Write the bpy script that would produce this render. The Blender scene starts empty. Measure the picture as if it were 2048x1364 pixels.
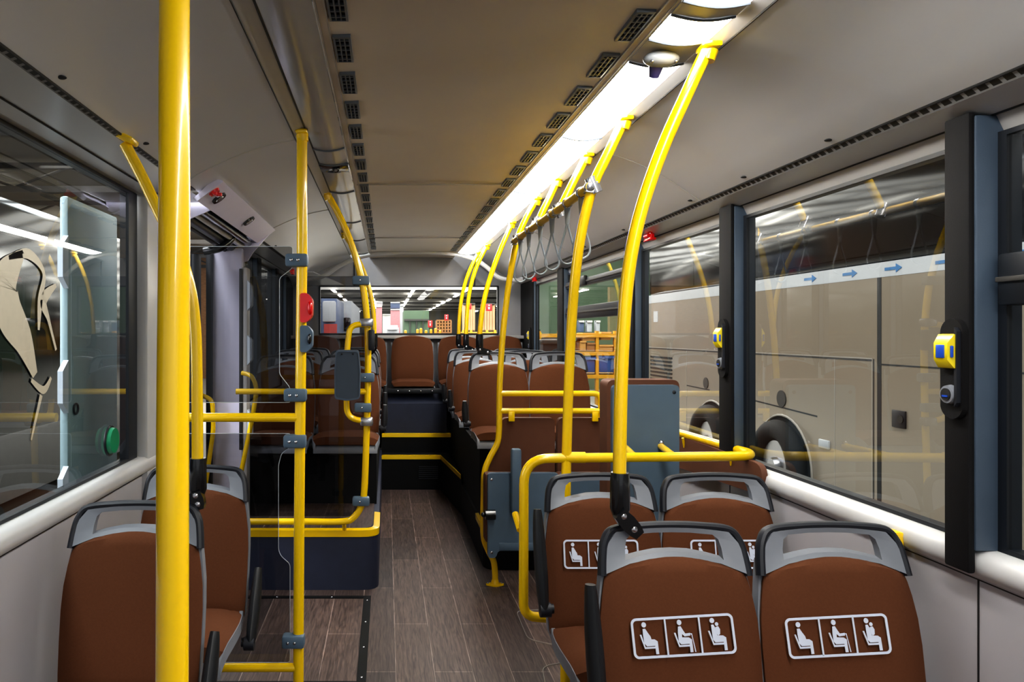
import bpy, bmesh, math, random
from mathutils import Vector, Matrix
random.seed(7)
F = 1486.0; VX = 773.0; VY = 667.0; EYE = 1.45
C = bpy.context.scene.collection
pi = math.pi

def at(px, py, d):
    """world point that stands at depth d (metres down the bus) along a line of sight"""
    return Vector(((px - VX) * d / F, d, EYE - (py - VY) * d / F))

# ------------------------------------------------------------------ materials
def srgb(r, g, b):
    f = lambda c: (c / 255.0 / 12.92) if c / 255.0 <= 0.04045 else ((c / 255.0 + 0.055) / 1.055) ** 2.4
    return (f(r), f(g), f(b), 1.0)

M = {}
def mat(name, col, rough=0.5, metal=0.0, var=0.08, scale=12.0, bump=0.0, bscale=200.0, spec=0.5, coat=0.0, stretch=(1, 1, 1), emis=None, estr=0.0):
    m = bpy.data.materials.new(name); m.use_nodes = True
    nt = m.node_tree; N = nt.nodes; L = nt.links
    b = N['Principled BSDF']
    tc = N.new('ShaderNodeTexCoord'); mp = N.new('ShaderNodeMapping'); mp.inputs['Scale'].default_value = stretch
    L.new(tc.outputs['Object'], mp.inputs['Vector'])
    no = N.new('ShaderNodeTexNoise'); no.inputs['Scale'].default_value = scale; no.inputs['Detail'].default_value = 4
    L.new(mp.outputs['Vector'], no.inputs['Vector'])
    rp = N.new('ShaderNodeValToRGB')
    c = srgb(*col)
    rp.color_ramp.elements[0].position = 0.3; rp.color_ramp.elements[1].position = 0.7
    rp.color_ramp.elements[0].color = tuple(min(1, x * (1 - var)) for x in c[:3]) + (1,)
    rp.color_ramp.elements[1].color = tuple(min(1, x * (1 + var)) for x in c[:3]) + (1,)
    L.new(no.outputs['Fac'], rp.inputs['Fac']); L.new(rp.outputs['Color'], b.inputs['Base Color'])
    b.inputs['Roughness'].default_value = rough; b.inputs['Metallic'].default_value = metal
    b.inputs['Specular IOR Level'].default_value = spec
    b.inputs['Coat Weight'].default_value = coat; b.inputs['Coat Roughness'].default_value = 0.08
    if bump:
        n2 = N.new('ShaderNodeTexNoise'); n2.inputs['Scale'].default_value = bscale; n2.inputs['Detail'].default_value = 2
        L.new(tc.outputs['Object'], n2.inputs['Vector'])
        bp = N.new('ShaderNodeBump'); bp.inputs['Strength'].default_value = bump; bp.inputs['Distance'].default_value = 0.002
        L.new(n2.outputs['Fac'], bp.inputs['Height']); L.new(bp.outputs['Normal'], b.inputs['Normal'])
    if emis:
        b.inputs['Emission Color'].default_value = srgb(*emis); b.inputs['Emission Strength'].default_value = estr
    M[name] = m
    return m

def glass(name, tint, ior=1.5, rough=0.0, boost=1.0, film=0.0):
    m = bpy.data.materials.new(name); m.use_nodes = True
    nt = m.node_tree; N = nt.nodes; L = nt.links
    N.remove(N['Principled BSDF']); out = N['Material Output']
    tr = N.new('ShaderNodeBsdfTransparent')
    no = N.new('ShaderNodeTexNoise'); no.inputs['Scale'].default_value = 2.0
    rp = N.new('ShaderNodeValToRGB')
    rp.color_ramp.elements[0].color = tuple(x * 0.97 for x in tint) + (1,); rp.color_ramp.elements[1].color = tuple(tint) + (1,)
    tc = N.new('ShaderNodeTexCoord'); L.new(tc.outputs['Object'], no.inputs['Vector']); L.new(no.outputs['Fac'], rp.inputs['Fac'])
    L.new(rp.outputs['Color'], tr.inputs['Color'])
    gl = N.new('ShaderNodeBsdfGlossy'); gl.inputs['Roughness'].default_value = rough
    lw = N.new('ShaderNodeLayerWeight'); lw.inputs['Blend'].default_value = 0.5
    pw = N.new('ShaderNodeMath'); pw.operation = 'POWER'; pw.inputs[1].default_value = 4.0; L.new(lw.outputs['Facing'], pw.inputs[0])
    r0 = ((ior - 1) / (ior + 1)) ** 2
    mul = N.new('ShaderNodeMath'); mul.operation = 'MULTIPLY_ADD'; mul.use_clamp = True
    mul.inputs[1].default_value = (1 - r0) * min(boost, 1.0); mul.inputs[2].default_value = r0 * boost
    L.new(pw.outputs[0], mul.inputs[0])
    mx = N.new('ShaderNodeMixShader'); L.new(mul.outputs[0], mx.inputs['Fac'])
    L.new(tr.outputs[0], mx.inputs[1]); L.new(gl.outputs[0], mx.inputs[2])
    L.new(mx.outputs[0], out.inputs['Surface'])
    M[name] = m
    return m

mat('yellow', (250, 206, 0), 0.27, var=0.01, coat=0.5)
mat('brown_fabric', (98, 60, 39), 0.9, var=0.05, scale=160, bump=0.25, bscale=900, spec=0.15)
mat('brown_vinyl', (96, 60, 42), 0.65, var=0.06, bump=0.1, bscale=400, spec=0.3)
mat('slate', (84, 104, 122), 0.5, var=0.05, bump=0.12, bscale=500)
mat('seat_grey', (128, 132, 140), 0.45, var=0.05)
mat('handle_dark', (28, 31, 39), 0.5, var=0.08, bump=0.1, bscale=300)
mat('black_plastic', (24, 26, 30), 0.45, var=0.1, bump=0.1, bscale=400)
mat('black_gloss', (18, 19, 22), 0.2, var=0.1, coat=0.3)
mat('black_cover', (14, 13, 15), 0.75, var=0.1, bump=0.15, bscale=400, spec=0.3)
mat('window_frame', (70, 84, 100), 0.45, var=0.06, bump=0.1, bscale=300)
mat('frame_dark', (20, 24, 31), 0.45, var=0.08)
mat('ceiling_matte', (206, 196, 182), 0.45, var=0.03, scale=3, bump=0.04, bscale=700)
mat('cove', (200, 200, 202), 0.28, var=0.02, scale=2, spec=0.6)
mat('cove_panel', (165, 162, 160), 0.2, var=0.02, scale=2, spec=0.7)
mat('rail_grey', (176, 174, 172), 0.4, var=0.03)
mat('joint_light', (170, 164, 156), 0.5, var=0.03)
mat('joint_dark', (26, 26, 28), 0.6, var=0.05)
mat('wall_panel', (172, 170, 174), 0.5, var=0.03, scale=4, bump=0.06, bscale=500)
mat('sill', (196, 196, 196), 0.35, var=0.02)
mat('rear_panel', (160, 160, 163), 0.5, var=0.03, bump=0.05, bscale=500)
mat('post_lavender', (222, 218, 238), 0.3, var=0.02)
mat('vent_plastic', (92, 98, 106), 0.45, var=0.06)
mat('dark_hole', (8, 8, 9), 0.9, var=0.1)
mat('podium', (36, 42, 62), 0.6, var=0.1, bump=0.15, bscale=250)
mat('step_black', (9, 10, 12), 0.7, spec=.25, var=0.1, bump=0.1, bscale=250)
mat('silver', (190, 192, 198), 0.25, metal=0.9, var=0.04)
mat('bolt', (200, 200, 205), 0.2, metal=1.0, var=0.04)
mat('strap_grey', (140, 148, 154), 0.5, var=0.05)
mat('brass', (206, 164, 26), 0.45, var=0.05)
mat('red_plastic', (222, 16, 20), 0.25, var=0.05, coat=0.4)
mat('green_plastic', (20, 140, 96), 0.35, var=0.05)
mat('blue_plastic', (30, 80, 190), 0.35, var=0.05)
mat('button_yellow', (238, 214, 20), 0.3, var=0.03, coat=0.3)
mat('white_print', (216, 224, 240), 0.6, var=0.02)
mat('sensor_white', (150, 154, 158), 0.35, var=0.03)
mat('lens_violet', (70, 66, 120), 0.15, var=0.05, coat=0.6)
mat('clip_white', (200, 210, 220), 0.35, var=0.03)
mat('coach_beige', (150, 139, 124), 0.22, var=0.03, scale=1.5, spec=0.6, coat=0.3)
mat('coach_dark', (9, 10, 11), 0.10, var=0.05, spec=0.35)
mat('coach_white', (196, 200, 206), 0.4, var=0.03)
mat('tyre', (18, 18, 19), 0.8, var=0.1)
mat('arrow_blue', (50, 120, 180), 0.5, var=0.05)
mat('hall_floor', (120, 118, 112), 0.4, var=0.12, scale=0.6)
mat('hall_wall', (128, 128, 124), 0.8, var=0.08, scale=0.8)
mat('hall_roof', (84, 80, 74), 0.9, var=0.15, scale=0.8)
mat('steel', (190, 190, 188), 0.5, metal=0.0, var=0.1)
mat('steel_dark', (60, 58, 56), 0.6, metal=0.0, var=0.1)
mat('panel_green', (76, 98, 76), 0.7, var=0.12, scale=1.2)
mat('panel_pink', (180, 128, 134), 0.7, var=0.06)
mat('panel_white', (168, 172, 178), 0.6, var=0.04)
mat('panel_blue', (76, 92, 122), 0.6, var=0.08)
mat('panel_tan', (190, 160, 124), 0.7, var=0.08, scale=3, stretch=(6, 6, 0.4))
mat('wood', (150, 106, 62), 0.7, var=0.2, scale=6, stretch=(1, 1, 6))
mat('cardboard', (196, 150, 84), 0.8, var=0.08)
mat('rack_yellow', (200, 146, 30), 0.45, var=0.05)
mat('bin_blue', (44, 76, 138), 0.45, var=0.06)
mat('sign_red', (176, 30, 36), 0.5, var=0.04)
mat('bus_blue', (84, 100, 134), 0.3, var=0.06)
mat('bus_red', (160, 56, 50), 0.35, var=0.05)
mat('swoosh_beige', (168, 152, 130), 0.5, var=0.04)
mat('leaf_teal', (150, 172, 178), 0.4, var=0.03)
mat('lamp_hall', (255, 255, 255), 0.5, var=0.0, emis=(255, 248, 236), estr=14.0)
mat('lamp_lit', (255, 255, 255), 0.4, var=0.0, emis=(255, 253, 248), estr=24.0)
mat('lamp_unlit', (150, 150, 150), 0.3, var=0.02)
glass('glass_side', (0.74, 0.77, 0.76), ior=1.5, boost=2.4)
glass('glass_rear', (0.92, 0.94, 0.94), ior=1.4)
glass('glass_tint', (0.36, 0.36, 0.37), ior=1.5, boost=.7)
glass('glass_clear', (0.86, 0.88, 0.88), ior=1.45)

def slot_material():
    m = bpy.data.materials.new('slotted_strip'); m.use_nodes = True
    nt = m.node_tree; N = nt.nodes; L = nt.links; b = N['Principled BSDF']
    tc = N.new('ShaderNodeTexCoord'); sx = N.new('ShaderNodeSeparateXYZ'); L.new(tc.outputs['UV'], sx.inputs[0])
    fr = N.new('ShaderNodeMath'); fr.operation = 'FRACT'
    L.new(sx.outputs['X'], fr.inputs[0])
    lt = N.new('ShaderNodeMath'); lt.operation = 'LESS_THAN'; lt.inputs[1].default_value = 0.68; L.new(fr.outputs[0], lt.inputs[0])
    a = N.new('ShaderNodeMath'); a.operation = 'COMPARE'; a.inputs[1].default_value = 0.5; a.inputs[2].default_value = 0.3
    L.new(sx.outputs['Y'], a.inputs[0])
    mu = N.new('ShaderNodeMath'); mu.operation = 'MULTIPLY'; L.new(lt.outputs[0], mu.inputs[0]); L.new(a.outputs[0], mu.inputs[1])
    mx = N.new('ShaderNodeMix'); mx.data_type = 'RGBA'
    mx.inputs['A'].default_value = srgb(132, 132, 132); mx.inputs['B'].default_value = srgb(8, 8, 9)
    L.new(mu.outputs[0], mx.inputs['Factor']); L.new(mx.outputs['Result'], b.inputs['Base Color'])
    b.inputs['Roughness'].default_value = 0.5
    M['slotted_strip'] = m
slot_material()

def floor_material():
    m = bpy.data.materials.new('wood_floor'); m.use_nodes = True
    nt = m.node_tree; N = nt.nodes; L = nt.links; b = N['Principled BSDF']
    tc = N.new('ShaderNodeTexCoord'); sx = N.new('ShaderNodeSeparateXYZ'); L.new(tc.outputs['Object'], sx.inputs[0])
    cb = N.new('ShaderNodeCombineXYZ'); L.new(sx.outputs['Y'], cb.inputs['X']); L.new(sx.outputs['X'], cb.inputs['Y'])
    br = N.new('ShaderNodeTexBrick'); L.new(cb.outputs[0], br.inputs['Vector'])
    br.inputs['Color1'].default_value = srgb(94, 77, 71); br.inputs['Color2'].default_value = srgb(66, 55, 53)
    br.inputs['Mortar'].default_value = srgb(150, 134, 126)
    br.inputs['Scale'].default_value = 1.0; br.inputs['Brick Width'].default_value = 1.05; br.inputs['Row Height'].default_value = 0.165
    br.inputs['Mortar Size'].default_value = 0.0018; br.inputs['Bias'].default_value = 0.0
    mp = N.new('ShaderNodeMapping'); mp.inputs['Scale'].default_value = (45, 3.0, 1); L.new(tc.outputs['Object'], mp.inputs['Vector'])
    no = N.new('ShaderNodeTexNoise'); no.inputs['Scale'].default_value = 2.0; no.inputs['Detail'].default_value = 8; no.inputs['Distortion'].default_value = 1.2
    L.new(mp.outputs[0], no.inputs['Vector'])
    rp = N.new('ShaderNodeValToRGB'); rp.color_ramp.elements[0].position = 0.3; rp.color_ramp.elements[1].position = 0.72
    rp.color_ramp.elements[0].color = (0.34, 0.32, 0.31, 1); rp.color_ramp.elements[1].color = (1.5, 1.48, 1.45, 1)
    L.new(no.outputs['Fac'], rp.inputs['Fac'])
    mx = N.new('ShaderNodeMix'); mx.data_type = 'RGBA'; mx.blend_type = 'MULTIPLY'; mx.inputs['Factor'].default_value = 1.0
    L.new(br.outputs['Color'], mx.inputs['A']); L.new(rp.outputs['Color'], mx.inputs['B'])
    L.new(mx.outputs['Result'], b.inputs['Base Color']); b.inputs['Roughness'].default_value = 0.5
    bp = N.new('ShaderNodeBump'); bp.inputs['Strength'].default_value = 0.15; bp.inputs['Distance'].default_value = 0.002
    L.new(no.outputs['Fac'], bp.inputs['Height']); L.new(bp.outputs['Normal'], b.inputs['Normal'])
    M['wood_floor'] = m
floor_material()

# ------------------------------------------------------------------ mesh helpers
def root_of(o):
    while o.parent: o = o.parent
    return o

def tag(o, label=None, cat=None, group=None, kind=None):
    if label: o['label'] = label
    if cat: o['category'] = cat
    if group: o['group'] = group
    if kind: o['kind'] = kind
    return o

def thing(name, label, cat, loc=(0, 0, 0), group=None, kind=None):
    o = bpy.data.objects.new(name, None); C.objects.link(o); o.location = loc
    o.empty_display_size = 0.05
    return tag(o, label, cat, group, kind)

def spline(pts, n=8, closed=False):
    pts = [Vector(p) for p in pts]; out = []
    m = len(pts); rng = range(m if closed else m - 1)
    for i in rng:
        if closed: p0, p1, p2, p3 = pts[i - 1], pts[i], pts[(i + 1) % m], pts[(i + 2) % m]
        else: p0, p1, p2, p3 = pts[max(i - 1, 0)], pts[i], pts[i + 1], pts[min(i + 2, m - 1)]
        for k in range(n):
            t = k / n
            out.append(0.5 * ((2 * p1) + (p2 - p0) * t + (2 * p0 - 5 * p1 + 4 * p2 - p3) * t * t + (3 * p1 - p0 - 3 * p2 + p3) * t ** 3))
    if not closed: out.append(pts[-1])
    return out

def fillet(pts, r, n=6, closed=False):
    pts = [Vector(p) for p in pts]; m = len(pts); out = []
    for i in range(m):
        if not closed and i in (0, m - 1): out.append(pts[i]); continue
        p, a, b = pts[i], pts[i - 1], pts[(i + 1) % m]
        la, lb = (a - p).length, (b - p).length
        rr = min(r, la * 0.48, lb * 0.48)
        s, e = p + (a - p).normalized() * rr, p + (b - p).normalized() * rr
        for k in range(n + 1):
            t = k / n
            out.append(s * (1 - t) ** 2 + p * 2 * t * (1 - t) + e * t * t)
    return out

class MB:
    def __init__(self): self.bm = bmesh.new(); self.uvs = None
    def box(self, c, s, bevel=0.0, rot=None, seg=2):
        r = bmesh.ops.create_cube(self.bm, size=1.0); vs = r['verts']
        mtx = Matrix.Translation(Vector(c)) @ (rot.to_4x4() if rot else Matrix.Identity(4)) @ Matrix.Diagonal((s[0], s[1], s[2], 1))
        bmesh.ops.transform(self.bm, matrix=mtx, verts=vs)
        if bevel:
            es = list({e for v in vs for e in v.link_edges})
            bmesh.ops.bevel(self.bm, geom=es, offset=min(bevel, min(s) * 0.49), segments=seg, affect='EDGES', profile=0.5)
        return self
    def span(self, a, b, bevel=0.0):
        a, b = Vector(a), Vector(b)
        return self.box((a + b) / 2, [max(abs(x), 1e-4) for x in (b - a)], bevel)
    def rings(self, rings, caps=True, closed=True, loop=False):
        vr = [[self.bm.verts.new(p) for p in r] for r in rings]
        n = len(vr[0]); cnt = len(vr)
        for i in range(cnt if loop else cnt - 1):
            a, b = vr[i], vr[(i + 1) % cnt]
            for k in range(n if closed else n - 1):
                k2 = (k + 1) % n
                try: self.bm.faces.new((a[k], a[k2], b[k2], b[k]))
                except ValueError: pass
        if caps and not loop:
            try:
                self.bm.faces.new(list(reversed(vr[0]))); self.bm.faces.new(vr[-1])
            except ValueError: pass
        return self
    def tube(self, pts, r, n=14, closed=False, flat=1.0, caps=True):
        pts = [Vector(p) for p in pts]
        q = [pts[0]]
        for p in pts[1:]:
            if (p - q[-1]).length > 1e-5: q.append(p)
        pts = q; m = len(pts); rs = []
        up = None
        for i, p in enumerate(pts):
            if closed: t = (pts[(i + 1) % m] - pts[i - 1]).normalized()
            else: t = (pts[min(i + 1, m - 1)] - pts[max(i - 1, 0)]).normalized()
            if up is None:
                ref = Vector((0, 1, 0)) if abs(t.y) < 0.9 else Vector((1, 0, 0))
                up = (ref - t * ref.dot(t)).normalized()
            else:
                up = (up - t * up.dot(t)).normalized()
            s = t.cross(up)
            rad = r[i] if isinstance(r, (list, tuple)) else r
            rs.append([p + (up * math.cos(2 * pi * k / n) * flat + s * math.sin(2 * pi * k / n)) * rad for k in range(n)])
        return self.rings(rs, caps=caps, loop=closed)
    def cyl(self, a, b, r, r2=None, n=20):
        return self.tube([a, b], [r, r if r2 is None else r2], n=n)
    def ball(self, c, r, n=14):
        res = bmesh.ops.create_uvsphere(self.bm, u_segments=n, v_segments=max(6, n // 2), radius=1.0)
        rr = r if hasattr(r, '__len__') else (r, r, r)
        bmesh.ops.transform(self.bm, matrix=Matrix.Translation(Vector(c)) @ Matrix.Diagonal((*rr, 1)), verts=res['verts'])
        return self
    def prism(self, poly, off):
        """poly: 3-D points, off: extrusion vector"""
        off = Vector(off); poly = [Vector(p) for p in poly]
        return self.rings([poly, [p + off for p in poly]])
    def ring_prism(self, outer, inner, off):
        off = Vector(off); bm = self.bm; n = len(outer)
        O = [bm.verts.new(Vector(p)) for p in outer]; I = [bm.verts.new(Vector(p)) for p in inner]
        O2 = [bm.verts.new(Vector(p) + off) for p in outer]; I2 = [bm.verts.new(Vector(p) + off) for p in inner]
        for k in range(n):
            j = (k + 1) % n
            for f in ((O[k], O[j], I[j], I[k]), (I2[k], I2[j], O2[j], O2[k]), (O2[k], O2[j], O[j], O[k]), (I[k], I[j], I2[j], I2[k])):
                bm.faces.new(f)
        return self
    def face(self, poly):
        self.bm.faces.new([self.bm.verts.new(Vector(p)) for p in poly]); return self
    def sweep_y(self, prof, y0, y1, thick=None, n=1):
        """open profile of (x, z) swept along the bus"""
        ys = [y0 + (y1 - y0) * k / n for k in range(n + 1)]
        return self.rings([[Vector((x, y, z)) for x, z in prof] for y in ys], caps=False, closed=False)
    def build(self, name, m, parent=None, smooth=35, label=None):
        bm = self.bm
        bmesh.ops.recalc_face_normals(bm, faces=bm.faces)
        if parent is not None: org = root_of(parent).location.copy()
        else:
            xs = [v.co for v in bm.verts]
            lo = Vector([min(v[i] for v in xs) for i in range(3)]); hi = Vector([max(v[i] for v in xs) for i in range(3)])
            org = Vector(((lo.x + hi.x) / 2, (lo.y + hi.y) / 2, lo.z))
        for v in bm.verts: v.co -= org
        me = bpy.data.meshes.new(name); bm.to_mesh(me); bm.free()
        mats = m if isinstance(m, (list, tuple)) else [m]
        for k in mats: me.materials.append(M[k])
        if smooth:
            for p in me.polygons: p.use_smooth = True
            me.set_sharp_from_angle(angle=math.radians(smooth))
        o = bpy.data.objects.new(name, me); C.objects.link(o)
        if parent is not None: o.parent = parent
        else: o.location = org
        if label: o['label'] = label
        return o

def dup(root, loc, label=None, group=None):
    r = root.copy(); C.objects.link(r); r.location = loc
    if label: r['label'] = label
    if group: r['group'] = group
    for ch in list(root.children):
        c = ch.copy(); C.objects.link(c); c.parent = r
        for g in list(ch.children):
            d = g.copy(); C.objects.link(d); d.parent = c
    return r

def ordinal(n):
    return ['first', 'second', 'third', 'fourth', 'fifth', 'sixth', 'seventh', 'eighth', 'ninth', 'tenth', 'eleventh', 'twelfth', 'thirteenth', 'fourteenth', 'fifteenth', 'sixteenth', 'seventeenth', 'eighteenth', 'nineteenth', 'twentieth', 'twenty-first', 'twenty-second'][n]
def struct(o): o['kind'] = 'structure'; return o
# ================================================================== THE BUS SHELL
Y0, Y1 = -1.6, 7.86
GR, GL = 1.45, -1.04            # glass planes
WR, WL = 1.415, -1.02           # lower wall planes
Zc = lambda z: EYE + z
PR = [(0.90, .770), (1.00, .742), (1.10, .702), (1.20, .645), (1.28, .592), (1.33, .560)]
PL = [(-.36, .770), (-.47, .748), (-.58, .712), (-.68, .668), (-.75, .632), (-.80, .600)]
def smooth_prof(p, n=5):
    return [(v.x, Zc(v.z)) for v in spline([Vector((x, 0, z)) for x, z in p], n)]

# floor
m = MB(); m.span((-1.06, Y0, -0.03), (1.47, 6.92, 0)); struct(m.build('floor', 'wood_floor'))
# flat ceiling with raised joints
m = MB(); m.sweep_y([(-.176, Zc(.793)), (-.165, Zc(.797)), (-.03, Zc(.802)), (.26, Zc(.806)), (.55, Zc(.802)), (.685, Zc(.797)), (.700, Zc(.790))], Y0, Y1)
ceil = struct(m.build('ceiling', 'ceiling_matte'))
for yj in (1.76, 3.98, 6.2):
    m = MB(); m.span((-.16, yj - .006, Zc(.7945)), (.685, yj + .006, Zc(.800)), .002)
    m.build('ceiling_joint', 'joint_light', ceil)
for xs in (-.172, -.150, .672, .694):
    m = MB(); m.span((xs - .002, Y0, Zc(.7905)), (xs + .002, 7.3, Zc(.796))); m.build('edge_bead', 'joint_light', ceil)
# right cove, left cove
def cove(name, prof, y0, y1, joints, caps, side):
    m = MB(); m.sweep_y(smooth_prof(prof), y0, y1, n=1); o = struct(m.build(name, 'cove', smooth=60))
    pp = smooth_prof(prof, 6)
    for yj in joints:
        m = MB(); m.tube([(x, yj, z - .001) for x, z in pp], .0022, n=6); m.build('panel_joint', 'rail_grey', o)
    for yc in caps:
        x, z = pp[-4]; m = MB(); m.ball((x, yc, z), (.013, .013, .004)); m.build('screw_cap', 'joint_dark', o)
    return o
cove('trim_1', PR, Y0, Y1, (3.14, 5.3), (.62, 1.45, 2.2, 2.72, 3.2, 4.1, 4.9), 1)
cove('trim_2', PL, Y0, Y1, (2.95, 4.62), (.55, 1.1, 1.78, 2.4, 3.3, 4.3, 5.2), -1)
# narrow rails beside the light strips
for k, (a, b) in enumerate((((.862, .785), (.90, .770)), ((-.312, .785), (-.36, .770)))):
    m = MB(); m.sweep_y([(a[0], Zc(a[1])), (b[0], Zc(b[1]))], Y0, 7.3)
    o = struct(m.build('trim_%d' % (3 + k), 'rail_grey'))
    m = MB(); m.tube([(b[0], Y0, Zc(b[1]) - .001), (b[0], 7.3, Zc(b[1]) - .001)], .003, n=6); m.build('shadow_gap', 'joint_dark', o)
    if k: 
        m = MB(); m.tube([(a[0], Y0, Zc(a[1]) - .001), (a[0], 7.3, Zc(a[1]) - .001)], .0035, n=6); m.build('shadow_gap', 'joint_dark', o)
# slotted air strips
def slotted(name, a, b, y0, y1):
    me = bpy.data.meshes.new(name)
    me.from_pydata([(a[0], y0, Zc(a[1])), (a[0], y1, Zc(a[1])), (b[0], y1, Zc(b[1])), (b[0], y0, Zc(b[1]))], [], [(0, 1, 2, 3)])
    uv = me.uv_layers.new(name='UVMap'); p = .036
    for i, u in enumerate([(y0 / p, 0), (y1 / p, 0), (y1 / p, 1), (y0 / p, 1)]): uv.data[i].uv = u
    me.materials.append(M['slotted_strip']); o = bpy.data.objects.new(name, me); C.objects.link(o)
    m = MB(); m.tube([(a[0], y0, Zc(a[1])), (a[0], y1, Zc(a[1]))], .004, n=6); m.build('shadow_gap', 'joint_dark', o)
    return struct(o)
slotted('trim_5', (1.33, .560), (1.347, .544), Y0, 7.3)
slotted('trim_6', (-.80, .600), (-.818, .594), Y0, 3.1)
slotted('trim_7', (-.80, .600), (-.818, .594), 4.62, 7.3)
# ---- walls
def wall(name, parts, m_):
    m = MB()
    for a, b, bv in parts: m.span(a, b, bv)
    return struct(m.build(name, m_))
m = MB()
m.sweep_y([(WR, 0), (WR, Zc(-.585)), (WR - .004, Zc(-.585)), (1.408, Zc(-.575)), (1.402, Zc(-.55)), (1.408, Zc(-.530)), (1.425, Zc(-.518)), (GR + .02, Zc(-.515))], Y0, Y1)
wr = struct(m.build('wall_right', 'wall_panel', smooth=60))
m = MB()   # the rounded sill rail is a lighter moulding on the wall
m.sweep_y([(WR - .003, Zc(-.583)), (1.400, Zc(-.572)), (1.396, Zc(-.55)), (1.402, Zc(-.528)), (1.42, Zc(-.516)), (GR + .01, Zc(-.513))], Y0, Y1)
m.build('sill_rail', 'sill', wr, smooth=60)
m = MB(); m.span((WR - .003, Y0, Zc(-.589)), (WR + .002, Y1, Zc(-.584))); m.build('shadow_gap', 'joint_dark', wr)
for ys in (1.775, 3.06, 4.3):
    m = MB(); m.span((WR - .002, ys - .002, 0), (WR + .002, ys + .002, Zc(-.585))); m.build('panel_joint', 'joint_dark', wr)
m = MB(); m.sweep_y([(1.347, Zc(.544)), (1.40, Zc(.527)), (1.432, Zc(.517))], Y0, Y1); m.build('header_panel', 'cove', wr)
m = MB(); m.sweep_y([(1.432, Zc(.517)), (1.440, Zc(.517)), (GR + .01, Zc(.4756))], Y0, Y1); m.build('window_head', 'rail_grey', wr)
m = MB(); m.tube([(1.432, Y0, Zc(.5165)), (1.432, Y1, Zc(.5165))], .003, n=6); m.build('shadow_gap', 'joint_dark', wr)
# left wall in front of and behind the door
def left_wall(y0, y1, nm):
    m = MB()
    m.sweep_y([(WL, 0), (WL, Zc(-.585)), (-1.03, Zc(-.52)), (GL - .02, Zc(-.515))], y0, y1)
    o = struct(m.build(nm, 'wall_panel', smooth=60))
    m = MB(); m.sweep_y([(WL + .003, Zc(-.583)), (-.992, Zc(-.572)), (-.985, Zc(-.55)), (-.992, Zc(-.526)), (-1.01, Zc(-.515)), (GL - .01, Zc(-.512))], y0, y1)
    m.build('sill_rail', 'sill', o, smooth=60)
    m = MB(); m.span((WL - .002, y0, Zc(-.589)), (WL + .003, y1, Zc(-.584))); m.build('shadow_gap', 'joint_dark', o)
    m = MB(); m.sweep_y([(-.818, Zc(.594)), (-.96, Zc(.590)), (-1.02, Zc(.582))], y0, y1); m.build('header_panel', 'cove', o)
    m = MB(); m.sweep_y([(-1.02, Zc(.582)), (-1.028, Zc(.582)), (GL - .01, Zc(.574))], y0, y1); m.build('window_head', 'rail_grey', o)
    m = MB(); m.tube([(-.962, y0, Zc(.588)), (-.962, y1, Zc(.588))], .003, n=6); m.build('shadow_gap', 'joint_dark', o)
    return o
left_wall(Y0, 3.36, 'wall_left'); left_wall(4.62, Y1, 'wall_left.001')
m = MB(); m.span((-1.06, 3.10, 0), (-.995, 3.40, Zc(.59)), .012); struct(m.build('trim_8', 'sill'))     # white pillar in front of the door
# ---- rear wall
m = MB()
m.span((-1.06, 7.84, Zc(.497)), (1.47, 7.90, Zc(.83))); m.span((-1.06, 7.84, 0), (-.70, 7.90, Zc(.50))); m.span((1.17, 7.84, 0), (1.47, 7.90, Zc(.50)))
m.span((-.72, 7.84, 0), (1.2, 7.90, Zc(-.012)))
rw = struct(m.build('wall_rear', 'rear_panel'))
m = MB(); m.span((-1.0, 7.66, Zc(-.055)), (1.42, 7.84, Zc(-.02)), .008); m.build('parcel_shelf', 'rail_grey', rw)
for xv in (-.34, .93):
    m = MB(); m.span((xv - .006, 7.832, Zc(.50)), (xv + .006, 7.842, Zc(.78))); m.build('panel_joint', 'joint_dark', rw)
arch = [at(600, 560, 7.3), at(645, 553, 7.3), at(682, 530, 7.3), at(725, 513, 7.3), at(780, 506, 7.3), at(850, 504, 7.3), at(910, 508, 7.3), at(948, 518, 7.3), at(975, 535, 7.3), at(1000, 556, 7.3), at(1045, 562, 7.3)]
m = MB(); m.tube(spline(arch, 6), .022, n=10); struct(m.build('trim_9', 'sill'))
m = MB(); m.prism([(-1.04, 7.3, Zc(.60)), (-.72, 7.3, Zc(.60)), (-.45, 7.82, Zc(.505)), (-1.04, 7.82, Zc(.505))], (0, 0, .01)); struct(m.build('trim_10', 'cove'))
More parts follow.
